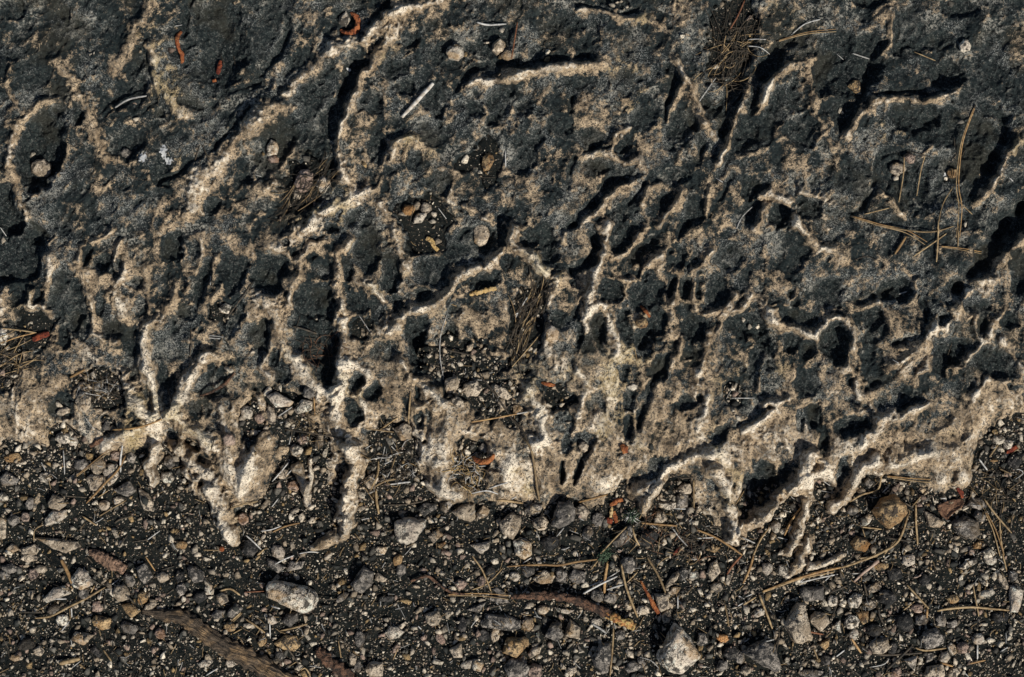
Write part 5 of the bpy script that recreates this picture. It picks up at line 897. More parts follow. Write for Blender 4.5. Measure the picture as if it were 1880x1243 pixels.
# ------------------------------------------------------------------ needles, straws and twigs read off the photograph
NEED = []
def nd(txt):
    for row in txt.split(';'):
        f = row.split()
        if not f: continue
        kind = f[0]; w = float(f[1]); c = list(map(float, f[2:])); NEED.append((kind, w, _pl(c)))
tile(470, 0, 2.96)
nd('s 4 1200 120 1260 135 1360 130;s 2.2 1355 820 1357 910;y 1.6 175 1220 280 1120;s 1.6 990 1130 1035 1190;r 3 1421 120 1388 320;b 1.6 860 1120 830 1230;b 1.4 1220 965 1300 965')
tile(940, 0, 2.96)
nd('r 3.4 1265 0 1225 90 1180 165;s 1.8 1280 215 1330 212 1380 215;s 2 1280 250 1350 258 1400 295;s 2.2 1015 555 1060 490 1110 420;s 1.8 1105 965 1145 990;s 2 1310 1120 1250 1180 1220 1243;b 2 1090 575 1140 545')
tile(1400, 0, 2.96)
nd('Y 3.6 1155 575 1090 750 1066 900 1060 1020 1075 1130 1062 1290;y 2.6 770 840 765 950 740 1100;y 2.4 885 840 860 930 838 1065;b 2 1040 745 1050 850;y 2 820 280 880 305 940 330;Y 2.8 80 225 240 180 400 165;s 2.6 155 190 230 130 315 105;s 3 490 290 580 320;y 2.4 1040 1010 980 1110 950 1243;y 2.4 1045 1075 1140 1165;y 2.2 550 1165 690 1130;s 1.4 400 290 440 325;b 1.8 780 820 850 835 930 860;b 1.6 1100 815 1085 850;s 2 1340 965 1362 985')
tile(1400, 410, 2.96)
nd('Y 3.6 480 -40 640 10 780 45 890 110;y 3 600 5 800 40 930 45 1040 15;y 3 820 180 910 118 1000 55;y 3.4 955 0 952 110 945 210;y 2.6 1065 0 1062 130;Y 2.8 960 125 1080 140 1190 160;s 2.4 740 385 785 370;k 5 720 165 750 120 780 70;b 1.6 500 200 560 180 620 200;s 1.6 705 740 740 760;b 1.6 1005 720 1030 650')
tile(0, 0, 2.96)
nd('s 4 625 585 700 540 800 520;s 1.8 950 142 990 135;b 2.4 1100 790 1145 890;b 2.4 1085 790 1060 870;s 1.6 300 940 360 940;s 1.4 1370 945 1421 960;b 2 1200 300 1220 350;b 1.8 1270 300 1280 370')
tile(0, 410, 2.96)
nd('b 2.2 1035 570 1040 640 1032 720;k 3.8 880 1065 750 1110 610 1122;y 2.6 0 570 100 580 200 595;k 2.6 0 655 90 620 190 595;b 3 1375 320 1280 450 1220 530;s 2.4 1135 608 1215 618;s 1.8 1133 622 1200 628;s 2 1145 285 1143 335;k 5.5 380 838 460 795;b 2 360 1090 440 1170;b 2.4 910 890 945 990;b 1.8 500 775 530 850;b 2 0 770 50 700;b 2 0 720 80 690;b 2 0 810 60 760;s 1.8 0 20 35 70;s 1.4 460 1050 510 1120;s 1.4 440 920 560 940;y 1.2 520 960 560 900')
tile(470, 410, 2.96)
nd('b 3.4 200 560 260 575 330 600;y 3.6 840 915 828 1080;y 3.2 770 1055 670 1125;y 3 595 1115 750 1135;b 3.6 1030 685 1160 715;b 4 1210 820 1300 930 1421 1110;k 3.4 1170 1080 1290 1060 1421 1035;s 1.5 1040 490 1005 600 1000 720 1020 850;k 2.4 315 945 320 1040;s 2.8 120 1050 200 995;b 3 155 1120 300 1140 450 1165;b 2 960 800 1050 795;b 2.4 1370 600 1415 720;b 1.5 265 690 340 680 360 640;b 1.5 380 640 400 760 380 840;s 1.8 560 500 620 590;b 2 190 1200 195 1130;y 1.5 1060 440 1090 450;b 1.6 240 500 210 600')
tile(940, 410, 2.96)
nd('y 2.2 155 600 80 690 0 780;b 3 0 660 30 740 50 830;s 2.6 85 1025 0 1040;y 2 665 670 680 750;s 1.8 1190 950 1320 950;b 4 0 1060 60 1130 110 1243;b 1.8 0 440 60 400;s 2.6 15 520 60 440 85 400;s 1.8 10 500 70 465')
tile(0, 800, 5.65)
nd('Y 3 780 430 960 290 1150 140;k 4.4 895 700 1000 590 1100 480 1220 360 1300 210;s 4 1270 100 1250 250 1250 380;b 2.4 640 625 900 640;y 2.6 1015 640 1120 570;y 2.8 1030 835 1170 750 1310 670;y 3.6 855 835 1000 930;s 2.4 655 140 665 270 670 400;y 2.2 350 1095 360 980 440 925;b 2.4 1375 1100 1530 1080;s 2 1530 1080 1660 985;b 2.4 1320 1030 1240 1150;b 2.6 1685 115 1808 220;b 2 270 1080 310 1110;b 2.4 205 340 215 430;s 1.6 165 500 200 440;b 3.4 1190 910 1240 870 1380 830')
tile(320, 800, 5.65)
nd('y 3.4 580 755 720 710 870 680;b 3.6 990 505 1110 460 1240 410;s 2.6 1015 475 1100 380 1190 270;k 3.6 1020 1000 1150 940 1300 905;s 2.4 900 990 1000 975 1110 935;y 2.4 300 1185 460 1190;s 3.4 740 1030 820 1100 900 1180;y 4 860 1243 930 1180;s 2.4 1210 0 1190 90;s 2.2 1290 1225 1400 1205 1500 1210;b 2.4 660 870 740 990 850 1040;s 2.2 1010 740 1080 650;b 2 500 550 610 570;s 2 1165 410 1220 350;b 2.6 380 150 420 20')
tile(640, 800, 5.65)
nd('y 4 230 560 300 400 310 260;y 3.8 270 530 380 470 490 450;s 3.6 430 505 530 490 640 480;y 5 285 560 290 680 315 810;b 3 310 715 560 715 780 680;s 2 625 340 730 470;s 2.8 1270 600 1430 570 1550 605;s 2.8 1450 550 1560 510 1650 485;y 4.6 1540 670 1640 675 1808 700;s 3 970 620 1100 665;s 1.8 170 135 250 90;b 2 330 410 460 330;b 2 470 330 490 420;s 1.6 550 130 590 60 660 30;b 1.8 1370 380 1450 530;b 2 300 690 400 640;y 2 440 520 510 530;b 2 470 620 530 580;s 1.8 1530 320 1600 360;s 1.8 1690 660 1740 630;s 2.4 1340 320 1440 310')
tile(960, 800, 5.65)
nd('y 4.6 0 20 80 130 120 330 150 560 175 680;k 4 570 690 730 650 880 610;y 3.2 790 1243 930 1090 1080 940;k 4.2 1230 905 1400 920 1600 935;y 3.8 1130 940 1165 1060 1210 1140;y 3.6 1770 460 1775 740;s 2.6 1330 920 1400 970;s 2.8 1540 940 1610 1040 1700 1140;b 3.4 1400 1100 1520 970;s 2.8 425 955 350 1045;s 2.4 1570 755 1690 760;b 2.4 1370 720 1230 830;b 2.4 1190 700 1200 780;b 3 1580 1020 1790 1100;b 2.4 1640 970 1800 1050;b 3 1370 1120 1560 1190;b 2 1500 390 1650 440 1780 430;b 2 1150 660 1190 760')
tile(1280, 800, 5.65)
nd('k 4.4 0 975 180 1050 330 1140 470 1240;s 3 0 1065 170 1055;y 3.6 745 955 650 1090 580 1250;k 3.8 1085 735 980 880 905 1035;y 3 500 550 400 710;s 2.8 450 1045 600 1115;b 2.6 30 900 150 1000;b 2.4 80 930 270 960;s 2 790 855 880 855;s 1.8 1310 470 1380 520;s 1.8 830 1050 940 1080')
tile(1560, 800, 5.65)
nd('y 3.6 0 685 130 610 290 560 330 410;Y 3.6 370 420 600 450 840 470;y 4.4 685 710 688 900 705 1130;y 3.2 120 945 330 970;b 3.4 360 1055 520 1080 660 1100;b 2.6 140 660 230 580;y 3.8 1390 650 1500 800 1680 1010;Y 4.6 1405 785 1500 980 1580 1243;y 3.2 1555 850 1565 1050 1600 1243;y 3.6 1450 220 1540 90;y 3.2 1550 340 1680 400;s 3.4 1340 240 1430 360;y 2.4 650 730 740 630;b 2.4 1695 800 1670 960;b 3 580 700 660 750;b 3 170 660 180 780;y 3.2 360 1230 440 1130 540 1040;y 2.4 130 960 160 1050;s 2 340 590 400 530;s 2.4 940 650 1000 650;s 2 1690 350 1760 350 1800 390 1720 450;b 2.4 1120 1030 1220 1080;k 3 1450 260 1540 260')
tile(1400, 823, 2.96)
nd('y 4.8 792 360 740 500 640 570 500 625 425 650;k 4.8 425 648 300 675 180 712 0 778;y 3 390 672 200 712 0 784;s 3 410 685 330 700 205 730;s 2.8 380 682 340 720;s 2.4 250 690 195 735')
tile(0, 1020, 5.65)
nd('k 7.5 630 40 690 150 745 290;y 4.4 360 650 520 630 700 540 900 440 1090 330;b 3 170 590 450 590;y 3.6 1070 975 1155 1095;y 9 615 1122 720 1095 830 1070;k 3 1510 10 1610 160;b 3 1610 170 1808 110;b 3.2 1300 400 1400 500;b 3.6 1085 390 1080 560;b 2.8 1450 440 1480 560;s 2.8 740 540 745 640;s 2.8 640 780 720 680;b 3.4 900 10 960 80;y 4.4 820 1125 880 1170;s 1.8 740 1170 840 1090;y 2.6 940 390 980 310;b 3 940 240 1050 310;b 2.6 1590 240 1640 180;b 2 0 800 90 970;s 2 1160 300 1230 250;b 2.8 1730 400 1800 350;s 2.6 550 450 690 450')
tile(320, 1020, 5.65)
nd('y 3.8 735 655 840 725 940 800;y 3.8 1100 780 1240 750 1380 710;y 3.2 590 680 690 590;y 3.2 610 685 705 595;b 3.6 1110 880 1210 1010 1300 1140;s 3.8 1000 520 1095 550;s 2.4 990 700 995 860;y 4.4 470 370 580 345 680 410;s 2.6 1045 90 1140 40 1240 0;y 2.6 1700 880 1730 1060;y 3 1310 1190 1360 1170 1410 1243;r 2.6 725 380 940 370;y 5 840 45 890 0;b 3.8 1710 860 1808 930;y 2.4 610 810 700 760;b 2.6 1490 460 1690 450;s 2.4 330 1243 450 1170;y 1.8 1190 1150 1270 1100;b 2.4 1120 1190 1300 1210;b 2.2 760 530 800 480')
tile(640, 1020, 5.65)
nd('y 2.4 460 1085 510 960;y 3.2 1280 0 1390 160 1480 380;Y 4 1020 410 1200 405 1440 410 1660 435;y 2.6 1280 355 1440 290 1600 130;k 3 1640 115 1808 100;s 2.4 720 730 755 765;b 2.4 1250 210 1450 90;b 2.4 1450 545 1640 500;b 2.6 0 920 50 950;s 1.8 1270 740 1330 660;b 2 1620 250 1650 330;b 2.6 1400 130 1415 400;s 1.8 1050 1110 1080 1090')
tile(960, 1020, 5.65)
nd('k 4.6 -30 103 200 95 380 100 560 65 770 40;k 6 880 60 850 250 845 390;y 4.8 1020 90 1060 290 1110 440 1190 640;y 4.8 1290 20 1400 200 1480 385;s 3.8 620 400 800 300 980 215;s 3.2 870 355 960 325 1050 300;s 2.6 680 320 830 260 960 185;b 3 1140 250 1280 340;y 3.8 940 750 930 950 905 1243;s 4.6 720 710 790 750 860 800;s 2 1190 1050 1330 1090 1420 1180;y 2.6 1080 280 1190 170;y 3 700 150 780 50;s 3 1605 420 1608 550;b 3.2 1170 20 1180 140;b 3 1280 0 1370 100;s 1.6 1750 40 1808 40;b 2.4 1540 290 1630 295;b 2 0 780 50 785;y 2 1560 290 1620 295;b 2.6 1280 930 1340 960;b 1.8 1120 290 1200 320 1270 380;s 2 0 80 90 20;b 1.8 500 130 720 140')
tile(1280, 1020, 5.65)
nd('y 4.6 640 400 700 550 780 760;r 4.4 460 0 370 100 310 195;k 4.8 585 0 540 150 475 290;y 3.8 480 510 610 430;s 2 420 525 480 490;y 3.2 280 465 330 730;b 2.6 240 460 360 560;b 3.4 1250 230 1380 395;b 3.2 1380 385 1560 310;b 4.6 1470 130 1510 265;b 3.4 1520 880 1680 700;k 4.6 1600 860 1700 1010;b 2.6 1100 1100 1150 1000 1220 955;y 3.4 1210 970 1250 1070;r 3.4 1160 790 1310 820;b 2.6 800 600 850 800 820 1000;s 2.8 1440 1050 1530 980;b 2.4 60 450 170 540;b 2 1380 700 1470 460;s 3 430 420 490 450;s 2 500 430 570 400;b 2.4 1430 1080 1500 1150;b 2.4 880 1140 990 1200;b 3 1640 1200 1680 1243;s 1.6 1710 960 1770 1000;s 2.4 700 895 800 870;b 2 1570 180 1720 180')
tile(1560, 1020, 5.65)
nd('y 3.8 590 300 700 420 820 550;k 4.6 805 550 800 650;y 2.6 540 580 670 480;y 4.8 905 575 1040 550 1250 535 1400 545 1665 570;y 3 1275 285 1305 450 1340 630;b 3.8 150 295 180 420;b 4.6 300 550 320 650 395 780;b 4.4 250 1030 450 1030 750 1010;b 4.8 380 1190 520 1060 650 935;y 3.8 680 955 790 985 1000 960;k 4 940 1110 1070 1150;k 3.8 1250 1120 1410 1085;s 3.4 1325 920 1325 1075;y 3.4 1585 -20 1630 165;p 3 660 230 720 215 760 170;b 2.4 1500 820 1620 880;b 2.2 670 1230 780 1110;b 2 1370 560 1400 600;s 2.4 1560 1000 1640 950;b 2 860 600 880 700;b 2 120 940 190 1000;s 2 20 190 130 180;b 3 40 1190 90 1243;s 1.6 360 30 410 0;y 3 90 30 290 10;s 1.8 200 1160 350 1130 410 1070')
M['p'] = fibre_material('pale_root', (.30, .20, .15), (.46, .34, .26))
items = []
for kind, w, pts in NEED:
    L = sum(math.hypot(b[0] - a[0], b[1] - a[1]) for a, b in zip(pts, pts[1:]))
    bent = ''
    if len(pts) > 2:
        (x0, y0), (x1, y1) = pts[0], pts[-1]; xm, ym = pts[len(pts) // 2]
        if abs((x1 - x0) * (y0 - ym) - (x0 - xm) * (y1 - y0)) / (math.hypot(x1 - x0, y1 - y0) + 1e-6) > 3.5: bent = 'curved '
    x0, y0 = pts[0]; x1, y1 = pts[-1]; a = abs(math.degrees(math.atan2(y1 - y0, x1 - x0))) % 180
    lie = 'level ' if a < 22 or a > 158 else 'upright ' if 68 < a < 112 else ''
    sz = 'short' if L < 30 else 'long' if L > 60 else 'mid-length'
    tone = {'k': 'golden', 'p': 'pinkish', 'Y': 'paired tan'}.get(kind) or TONE[kind]
    xm, ym = ((x0 + x1) / 2, (y0 + y1) / 2)
    items.append((xm, ym, f'{sz} {bent or lie}{tone}', 'straw' if kind in 'sp' else 'needle'))
labs = auto_labels(items)
for (kind, w, pts), lb, it in zip(NEED, labs, items):
    noun = 'dry_straw' if it[3] == 'straw' else 'pine_needle'
    L = sum(math.hypot(b[0] - a[0], b[1] - a[1]) for a, b in zip(pts, pts[1:]))
    line = smoothpts(pts, max(8, int(L / 5))); r = w * .46 / PXM
    z = rest(line, w * .5 / PXM * 1000, .92 if L > 25 else .6)
    P3 = [wpos(q.x, q.y, zz) for q, zz in zip(line, z)]; n = len(P3); o0 = P3[0].copy()
    grp = 'bleached dry grass straws' if it[3] == 'straw' else 'fallen pine needles'
    if kind == 'Y':
        root = D.objects.new('pine_needle_pair', None); root.location = o0; link(root); root.empty_display_size = .01
        tag(root, lb, 'needle pair', 'pine needles joined in pairs')
        for sgn in (-1, 1):
            Q = []
            for i, p in enumerate(P3):
                t = (P3[min(i + 1, n - 1)] - P3[max(i - 1, 0)]).normalized(); s = Vector((-t.y, t.x, 0))
                Q.append(p - o0 + s * sgn * r * (.45 + 1.5 * i / n) + Vector((0, 0, sgn * r * .2 * i / n)))
            v, f = tube(Q, [r * .62 * (1 - .5 * (i / n) ** 4) for i in range(n)], 6, 0, .8)
            mesh_obj('needle', v, f, M['k' if sgn > 0 else 'y'], root)
        v, f = tube([(P3[1] - o0) * k for k in (-.4, .1, .7, 1.2)], [r * 1.1, r * 1.45, r * 1.25, r], 7)
        mesh_obj('sheath', v, f, M['b'], root)
        continue
    Q = [p - o0 for p in P3]
    rad = [r * (1.0 - .45 * abs(2 * i / (n - 1) - 1) ** 5) * (1 + .10 * mnoise.noise(Vector((i * .7, w, L)))) for i in range(n)]
    v, f = tube(Q, rad, 6, 0, .75)
    o = mesh_obj(noun, v, f, M[kind], None, True, o0); tag(o, lb, 'dry straw' if it[3] == 'straw' else 'pine needle', grp)

# ------------------------------------------------------------------ single finds
def uvtube(name, pts_px, wid, mat, label, cat, lift=0.0, stiff=.9, bump=.35, flat=.75, n=18, sub=60, seed=3, sink=.2, parent=None):
    line = smoothpts(pts_px, sub); m = len(line)
    z = rest(line, 0, stiff); P3, R_ = [], []
    for i, q in enumerate(line):
        t = i / (m - 1) * (len(wid) - 1); a = int(min(t, len(wid) - 2)); w = wid[a] + (wid[a + 1] - wid[a]) * (t - a)
        R_.append(w / 2 / PXM); P3.append(wpos(q.x, q.y, z[i] + lift + w / 2 * flat / PXM * 1000 * (1 - sink)))
    o0 = P3[0].copy() if parent is None else Vector(parent.location)
    v, f = tube([p - o0 for p in P3], R_, n, .02, flat, bump, seed)
    me = D.meshes.new(name); me.from_pydata([tuple(x) for x in v], [], f); uv = me.uv_layers.new(name='grain')
    L = 0; acc = [0]
    for a, b in zip(P3, P3[1:]): L += (b - a).length; acc.append(L)
    for p in me.polygons:
        for li in p.loop_indices:
            vi = me.loops[li].vertex_index; uv.data[li].uv = (acc[min(vi // n, m - 1)] * 18, (vi % n) / n * (.999))
    me.materials.append(M[mat] if isinstance(mat, str) else mat); me.polygons.foreach_set('use_smooth', [True] * len(me.polygons)); me.update()
    o = D.objects.new(name, me); link(o, parent)
    if parent is None: o.location = o0; tag(o, label, cat)
    return o
uvtube('root', [(262, 1122), (300, 1128), (340, 1136), (376, 1163), (420, 1190), (462, 1212), (505, 1240), (560, 1275)], [8, 20, 29, 28, 31, 35, 38, 42], 'wood',
       'curved brown root with woody grain, running off the bottom edge at lower left', 'root', bump=.45, seed=5, sink=.8, n=40, sub=110)
M['whitewood'] = fibre_material('white_dead_wood', (.40, .34, .27), (.66, .62, .56), 220)
st = uvtube('dead_stick', [(738, 215), (765, 186), (795, 153)], [6, 7.5, 6.5], 'whitewood', 'short thick white dead stick lying aslant on the dark rock', 'stick', lift=1.6, bump=.2, flat=1, seed=8, n=12, sub=24, sink=0)
br = D.objects.new('dead_branch', None); link(br); br.location = wpos(1060, 1100, top(1060, 1100)); br.empty_display_size = .02
tag(br, 'dark dead branch ending in broken orange and yellow bare wood', 'branch')
uvtube('bark', [(938, 1096), (980, 1094), (1020, 1094), (1060, 1102), (1100, 1120), (1122, 1131)], [8, 12, 14, 15, 14, 13], 'bark', '', '', lift=2.5, bump=.8, flat=.9, seed=12, parent=br, sink=0, n=26, sub=60)
uvtube('broken_end', [(1112, 1127), (1135, 1138), (1166, 1151)], [12, 15, 14], 'barkend', '', '', lift=3.0, bump=.8, flat=.9, seed=14, parent=br, sink=0, n=24, sub=30)
M['chunk'] = bark_material('brown_wood_chunk', (.14, .085, .055), (.27, .17, .115), (.05, .032, .024))
uvtube('wood_chunk', [(164, 1012), (185, 1022), (205, 1034), (230, 1046)], [8, 20, 22, 17], 'chunk', 'weathered brown wood chunk slanting down to the right, half buried in soil', 'wood chunk', bump=.7, flat=.7, seed=17, sink=.25, n=22, sub=40)
uvtube('bent_twig', [(754, 1067), (783, 1058), (800, 1068), (825, 1086), (858, 1092)], [5, 5.5, 5, 4.5, 3], 'bark', 'dark bent brown twig with an orange left end, on bare soil', 'twig', lift=.6, bump=.3, flat=1, n=8, sub=30, sink=0)
uvtube('bark_strip', [(1176, 1066), (1192, 1096), (1202, 1114), (1209, 1126)], [4, 6, 9, 8], 'orange', 'reddish brown bark strip left of the notched cream square stone', 'bark strip', bump=.5, flat=.6, n=10, sub=24)
uvtube('pale_root', [(1568, 1068), (1585, 1052), (1600, 1040), (1612, 1030)], [4, 5, 5, 8], 'p', 'thin pinkish root leading up to the orange-topped pebble at lower right', 'root', bump=.3, n=8, sub=24)
uvtube('grey_twig', [(583, 1192), (600, 1210), (622, 1228), (650, 1250)], [14, 18, 20, 22], 'bark', 'dark crumbling twig leaving the bottom edge, right of the curved brown root', 'twig', bump=.8, flat=.7, n=20, sub=40, sink=.4)
uvtube('dark_twig', [(366, 727), (388, 720), (410, 707), (425, 692), (431, 684)], [2.5, 4.5, 6, 5, 3], 'bark', 'thin dark curved twig below the two pale ridges, at left', 'twig', bump=.4, n=10, sub=24)
uvtube('curled_bark', [(333, 58), (325, 70), (328, 88), (334, 100), (334, 116)], [6, 8, 6, 9, 5], 'orange', 'wavy orange-brown bark curl in the upper left hollow', 'bark curl', bump=.5, flat=.6, n=12, sub=30)
uvtube('seed_scale', [(405, 111), (403, 122), (400, 136)], [5, 9, 6], 'red', 'deep red bud scale standing upright in the dark upper left hollow', 'bud scale', bump=.4, flat=.6, n=12, sub=16)
uvtube('seed_scale', [(390, 149), (397, 147)], [6, 7], 'orange', 'tiny orange bud scale just below the deep red one', 'bud scale', bump=.5, flat=.7, n=10, sub=8)
uvtube('seed_scale', [(60, 624), (75, 617), (90, 612)], [9, 12, 8], 'red', 'blunt dark red bud scale near the left edge, halfway down', 'bud scale', bump=.4, flat=.6, n=14, sub=16)
uvtube('bark_flake', [(994, 702), (1007, 706), (1019, 708)], [5, 8, 5], 'orange', 'orange-brown bark flake in a pit right of the middle debris', 'bark flake', bump=.5, flat=.5, n=10, sub=12)
uvtube('bark_flake', [(1140, 817), (1146, 823), (1148, 832)], [8, 13, 8], 'orange', 'orange bark flake in a small pit on the pale rock', 'bark flake', bump=.6, flat=.5, n=12, sub=12)
uvtube('bark_flake', [(1120, 928), (1132, 921), (1143, 917)], [6, 10, 6], 'orange', 'uppermost flake of the orange pile under the rock edge', 'bark flake', bump=.5, flat=.5, n=12, sub=12)
uvtube('bark_flake', [(1127, 938), (1129, 948), (1132, 960)], [5, 8, 6], 'orange', 'upright flake of the orange pile, nearest the green moss tuft', 'bark flake', bump=.5, flat=.5, n=12, sub=12)
uvtube('bark_flake', [(1114, 952), (1119, 956), (1124, 958)], [8, 12, 8], 'red', 'round reddish flake at the lower left of the orange pile', 'bark flake', bump=.5, flat=.6, n=12, sub=12)
uvtube('bark_flake', [(1124, 930), (1122, 940), (1121, 950)], [4, 7, 4], 'tan', 'yellow flake in the middle of the orange pile', 'bark flake', bump=.5, flat=.5, n=12, sub=12)
uvtube('bark_flake', [(1236, 1018), (1243, 1011), (1249, 1005)], [4, 6, 4], 'red', 'tiny bright red flake among needles left of the lowest rock finger', 'bark flake', bump=.5, flat=.5, n=10, sub=10)
uvtube('bark_flake', [(1848, 832), (1857, 826), (1867, 820)], [5, 9, 6], 'red', 'dark red flake near the right edge of the picture', 'bark flake', bump=.6, flat=.5, n=12, sub=12)
uvtube('bark_flake', [(1757, 896), (1764, 904), (1767, 914)], [6, 8, 5], 'red', 'dark red flake above the curled brown leaf', 'bark flake', bump=.6, flat=.5, n=12, sub=12)
uvtube('bark_flake', [(165, 820), (178, 813), (190, 806)], [6, 9, 6], 'leaf', 'brown flake left of the stubby rock finger', 'bark flake', bump=.6, flat=.5, n=12, sub=12)
uvtube('bark_flake', [(1176, 562), (1184, 570), (1193, 582)], [4, 7, 4], 'orange', 'brown flake above an ochre pebble in the dark right of centre', 'bark flake', bump=.5, flat=.5, n=10, sub=12)
uvtube('curled_leaf', [(783, 437), (792, 442), (797, 452), (804, 460)], [9, 9, 7, 8], 'tan', 'curled tan leaf scrap below the pebble hollow, upper middle', 'leaf', bump=.3, flat=.5, n=12, sub=24)
uvtube('curled_leaf', [(862, 541), (885, 535), (911, 529)], [6, 8, 7], 'tan', 'toothed yellowish leaf scrap lying level in a black pit near the centre', 'leaf', bump=.8, flat=.6, n=14, sub=40)
def arc_pod(name, cx, cy, r, a0, a1, w, mat, label, squash=1):
    pts = [(cx + r * math.cos(math.radians(a)), cy + r * squash * math.sin(math.radians(a))) for a in np.linspace(a0, a1, 9)]
    return uvtube(name, pts, [w * .35, w * .9, w, w * 1.05, w, w * .8, w * .3], mat, label, 'seed pod', bump=.35, flat=.75, n=14, sub=48, seed=21)
M['rust'] = bark_material('rusty_pod', (.20, .055, .02), (.33, .11, .04), (.05, .018, .012))
arc_pod('curled_pod', 639, 42, 19, -75, 140, 12, 'rust', 'rusty red ring-shaped pod curled round a cream stone, upper left of centre')
arc_pod('curled_pod', 887, 829, 21, 150, 15, 11, 'orange', 'orange-red curled pod in a debris hollow at the lower rock edge', .9)
# leaf right of the ochre stone
def leaf():
    tile(1560, 800, 5.65); out = _pl([910, 720, 1000, 680, 1080, 660, 1160, 650, 1180, 690, 1150, 740, 1100, 770, 1050, 810, 1000, 870, 950, 830, 915, 780])
    cx, cy = 1742, 934; z0 = top(cx, cy) + 2; o0 = wpos(cx, cy, z0); V = [(0, 0, .0025)]; ring = []
    n = len(out); K = 5
    for k in range(1, K + 1):
        for x, y in out:
            u = k / K; e = u ** 3 * .0045 * (1 if (y - cy) + (x - cx) * .6 > 0 else .3) + .0008 * mnoise.noise(Vector((x * .15, y * .15, k)))
            V.append(((x - cx) * u / PXM, -(y - cy) * u / PXM, .0025 - .002 * u + e))
    F = [(0, 1 + i, 1 + (i + 1) % n) for i in range(n)]
    for k in range(K - 1):
        for i in range(n): a = 1 + k * n + i; b = 1 + k * n + (i + 1) % n; F.append((a, a + n, b + n, b))
    F = [f[::-1] for f in F]
    o = mesh_obj('curled_leaf', V, F, M['leaf'], None, True, o0)
    md = o.modifiers.new('thickness', 'SOLIDIFY'); md.thickness = .0005
    tag(o, 'dark brown curled leaf with an upturned reddish rim, right of the big rough ochre stone', 'leaf')
leaf()
# orange seed at the end of a straw
def seed():
    z = top(407, 1008); o0 = wpos(407, 1008, z + 1.5); bm = bmesh.new(); bmesh.ops.create_icosphere(bm, subdivisions=2, radius=.0027)
    for v in bm.verts: v.co.z *= .8; v.co *= 1 + .12 * mnoise.noise(v.co * 900)
    me = D.meshes.new('seed'); bm.to_mesh(me); bm.free(); me.materials.append(M['orange'])
    o = link(D.objects.new('seed', me)); o.location = o0; tag(o, 'small round orange seed at the right end of a straw, below the longest rock finger', 'seed')
seed()
# tufts of dry grass, fine roots and moss
def tuft(name, cx, cy, rx, ry, ang, n, length, cols, label, cat, spread=.35, w=1.4, rise=5, seed=1, curl=.5):
    r = random.Random(seed); z0 = top(cx, cy); o0 = wpos(cx, cy, z0); vs, fs, mi = [], [], []
    for k in range(n):
        d = math.sqrt(r.random()); th = r.uniform(0, 6.283); c, s = math.cos(math.radians(ang)), math.sin(math.radians(ang))
        ex, ey = d * rx * math.cos(th), d * ry * math.sin(th); x = cx + ex * c - ey * s; y = cy + ex * s + ey * c
        a = (math.radians(ang) + r.gauss(0, spread)) if spread < 2 else r.uniform(0, 6.283)
        if r.random() < .5: a += math.pi
        L = length * r.uniform(.45, 1.2); m = 6; bend = r.gauss(0, curl); pts = []; h = r.uniform(0, rise)
        for i in range(m + 1):
            t = i / m; aa = a + bend * (t - .3); pts.append((x, y)); x += math.cos(aa) * L / m; y += math.sin(aa) * L / m
        P3 = [wpos(p[0], p[1], max(top(*p) + .5, z0 - 4) + h * math.sin(math.pi * min(1, .15 + i / m)) ) - o0 for i, p in enumerate(pts)]
        ww = w * r.uniform(.6, 1.25) * .5 / PXM
        v, f = tube(P3, [ww * (1 - .6 * (i / m) ** 2) for i in range(m + 1)], 4, 0, 1, caps=False); b = len(vs); vs += v; fs += [tuple(q + b for q in g) for g in f]
        mi += [r.randrange(len(cols))] * len(f)
    o = mesh_obj(name, vs, fs, M[cols[0]], None, True, o0)
    for c in cols[1:]: o.data.materials.append(M[c])
    o.data.polygons.foreach_set('material_index', mi); tag(o, label, cat); return o
tuft('dry_grass_tuft', 1345, 108, 30, 62, 12, 90, 52, ['b', 'b', 'b', 'y'], 'large tangle of dry grass hanging down the dark cleft at the upper right', 'grass tuft', spread=3, w=1.5, rise=4, seed=2, curl=.9)
tuft('dry_grass_tuft', 1352, 70, 20, 45, 95, 34, 70, ['b', 'b', 'b'], 'bundle of dark upright grass blades above the large tangle', 'grass tuft', spread=.25, w=1.6, rise=3, seed=3)
tuft('dry_grass_tuft', 568, 345, 60, 26, -45, 90, 46, ['b', 'b', 'b', 'y'], 'dark nest of grass and needles round pebbles, upper left of centre', 'grass tuft', spread=.5, w=1.5, rise=3, seed=4)
tuft('dry_grass_tuft', 968, 585, 55, 20, -68, 130, 50, ['b', 'b', 'b', 'b', 'b', 'y'], 'dense leaning bunch of dry grass in the long pit near the centre', 'grass tuft', spread=.35, w=1.7, rise=4, seed=5)
tuft('dry_grass_tuft', 178, 712, 34, 24, 20, 90, 24, ['b', 'y', 's', 'b'], 'small heap of chopped dry grass beside pebbles, lower left', 'grass tuft', spread=3, w=1.3, rise=3, seed=6)
tuft('dry_grass_tuft', 14, 655, 22, 50, -30, 60, 50, ['b', 'b', 'y'], 'pile of dark needles at the left edge below the dark red bud scale', 'grass tuft', spread=.6, w=1.8, rise=3, seed=7)
tuft('fine_roots', 855, 868, 36, 26, 60, 90, 26, ['y', 's', 'tan'], 'pale curly fine roots left below the orange-red curled pod', 'roots', spread=3, w=1.3, rise=3, seed=8, curl=1.4)
tuft('fine_roots', 570, 780, 34, 26, 70, 46, 30, ['b', 'y'], 'fine brown roots below the bright almond-shaped stones', 'roots', spread=3, w=1.2, rise=2, seed=9, curl=1)
tuft('fine_roots', 592, 640, 26, 40, 80, 40, 34, ['b', 'leaf'], 'fine dark roots on the floor of the long black pit', 'roots', spread=.9, w=1.3, rise=2, seed=10, curl=1)
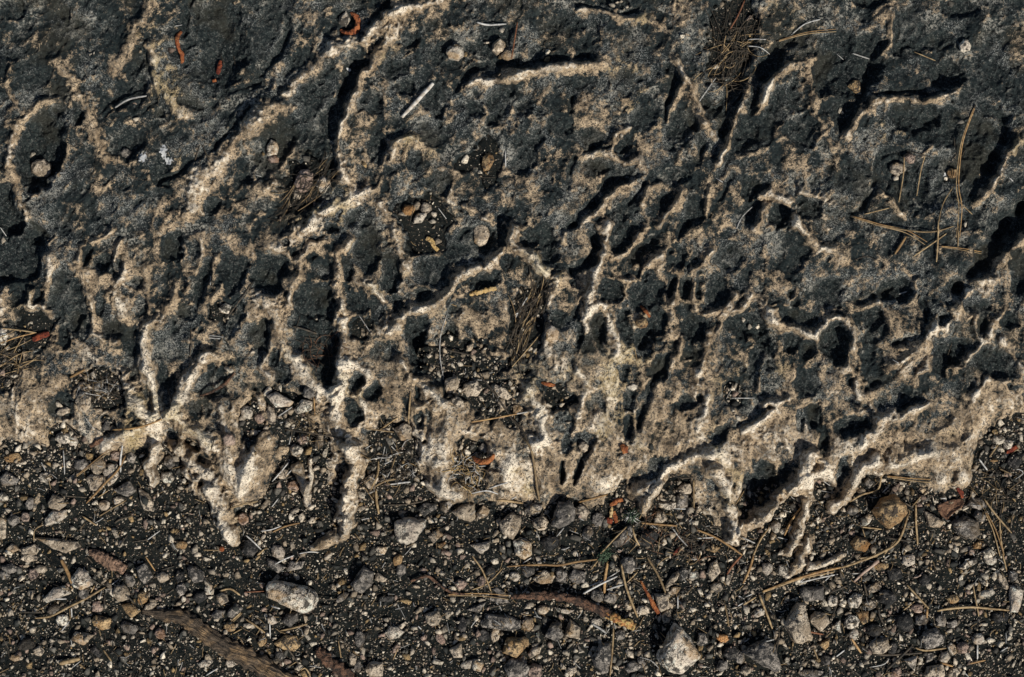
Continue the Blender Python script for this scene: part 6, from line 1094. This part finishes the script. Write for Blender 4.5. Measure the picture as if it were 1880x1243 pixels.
tuft('dry_grass_tuft', 715, 862, 42, 60, 60, 90, 26, ['b', 'b', 'y', 's'], 'loose litter of brown straws between the two lowest middle rock fingers', 'grass tuft', spread=3, w=1.5, rise=2, seed=11)
tuft('dry_grass_tuft', 1225, 985, 90, 34, 20, 110, 30, ['b', 'b', 'y', 'leaf'], 'loose litter of needles below the shaded notch in the rock', 'grass tuft', spread=3, w=1.6, rise=2, seed=12)
tuft('dry_grass_tuft', 1835, 900, 40, 60, 60, 90, 28, ['b', 'b', 'b', 'y'], 'dark litter of straws near the right edge below the rock', 'grass tuft', spread=3, w=1.5, rise=2, seed=13)
tuft('moss_tuft', 1160, 946, 7, 6, 0, 150, 13, ['green', 'green', 'green', 's'], 'spiky green moss tuft at the tip of the rock, right of the orange flakes', 'moss', spread=3, w=1.3, rise=8, seed=14, curl=1)
tuft('moss_tuft', 1110, 1018, 10, 8, -30, 110, 11, ['green', 'green', 'green'], 'lower and flatter green moss tuft, below the needle fork', 'moss', spread=3, w=1.3, rise=4, seed=15, curl=1)
# white teeth in the pit and other tiny litter that nobody could count
def litter():
    r = random.Random(77); vs, fs, mi = [], [], []; k = 0
    while k < 1500:
        x = r.uniform(-30, 1910)
        y = r.uniform(660, 1290) if r.random() < .93 else r.uniform(0, 660)
        i, j = gi(x, y)
        if (SH - RH)[iv + min(i, NV - 1), iu + min(j, NU - 1)] < 0: continue
        if perlin(np.array([x / 120]), np.array([y / 120]), 85)[0] + .3 * (x > 1000) - .2 < r.uniform(-.9, .5): continue
        L = r.uniform(6, 20); a = r.uniform(0, 3.14); m = 2; bend = r.gauss(0, .3); P3 = []
        o = r.uniform(.2, 1.5)
        for t in range(m + 1):
            P3.append(wpos(x, y, top(x, y) + o)); x += math.cos(a + bend * t) * L / m; y += math.sin(a + bend * t) * L / m
        v, f = tube(P3, [r.uniform(.4, 1.0) / PXM] * 3, 4, 0, .7, caps=False); b = len(vs); vs += v; fs += [tuple(q + b for q in g) for g in f]; mi += [r.choice([0, 0, 0, 1, 1, 2])] * len(f); k += 1
    o = mesh_obj('plant_litter', vs, fs, M['b'], None, True)
    o.data.materials.append(M['y']); o.data.materials.append(M['s']); o.data.polygons.foreach_set('material_index', mi)
    o['kind'] = 'stuff'; tag(o, 'broken bits of straw and needle strewn over the soil', 'plant litter')
litter()
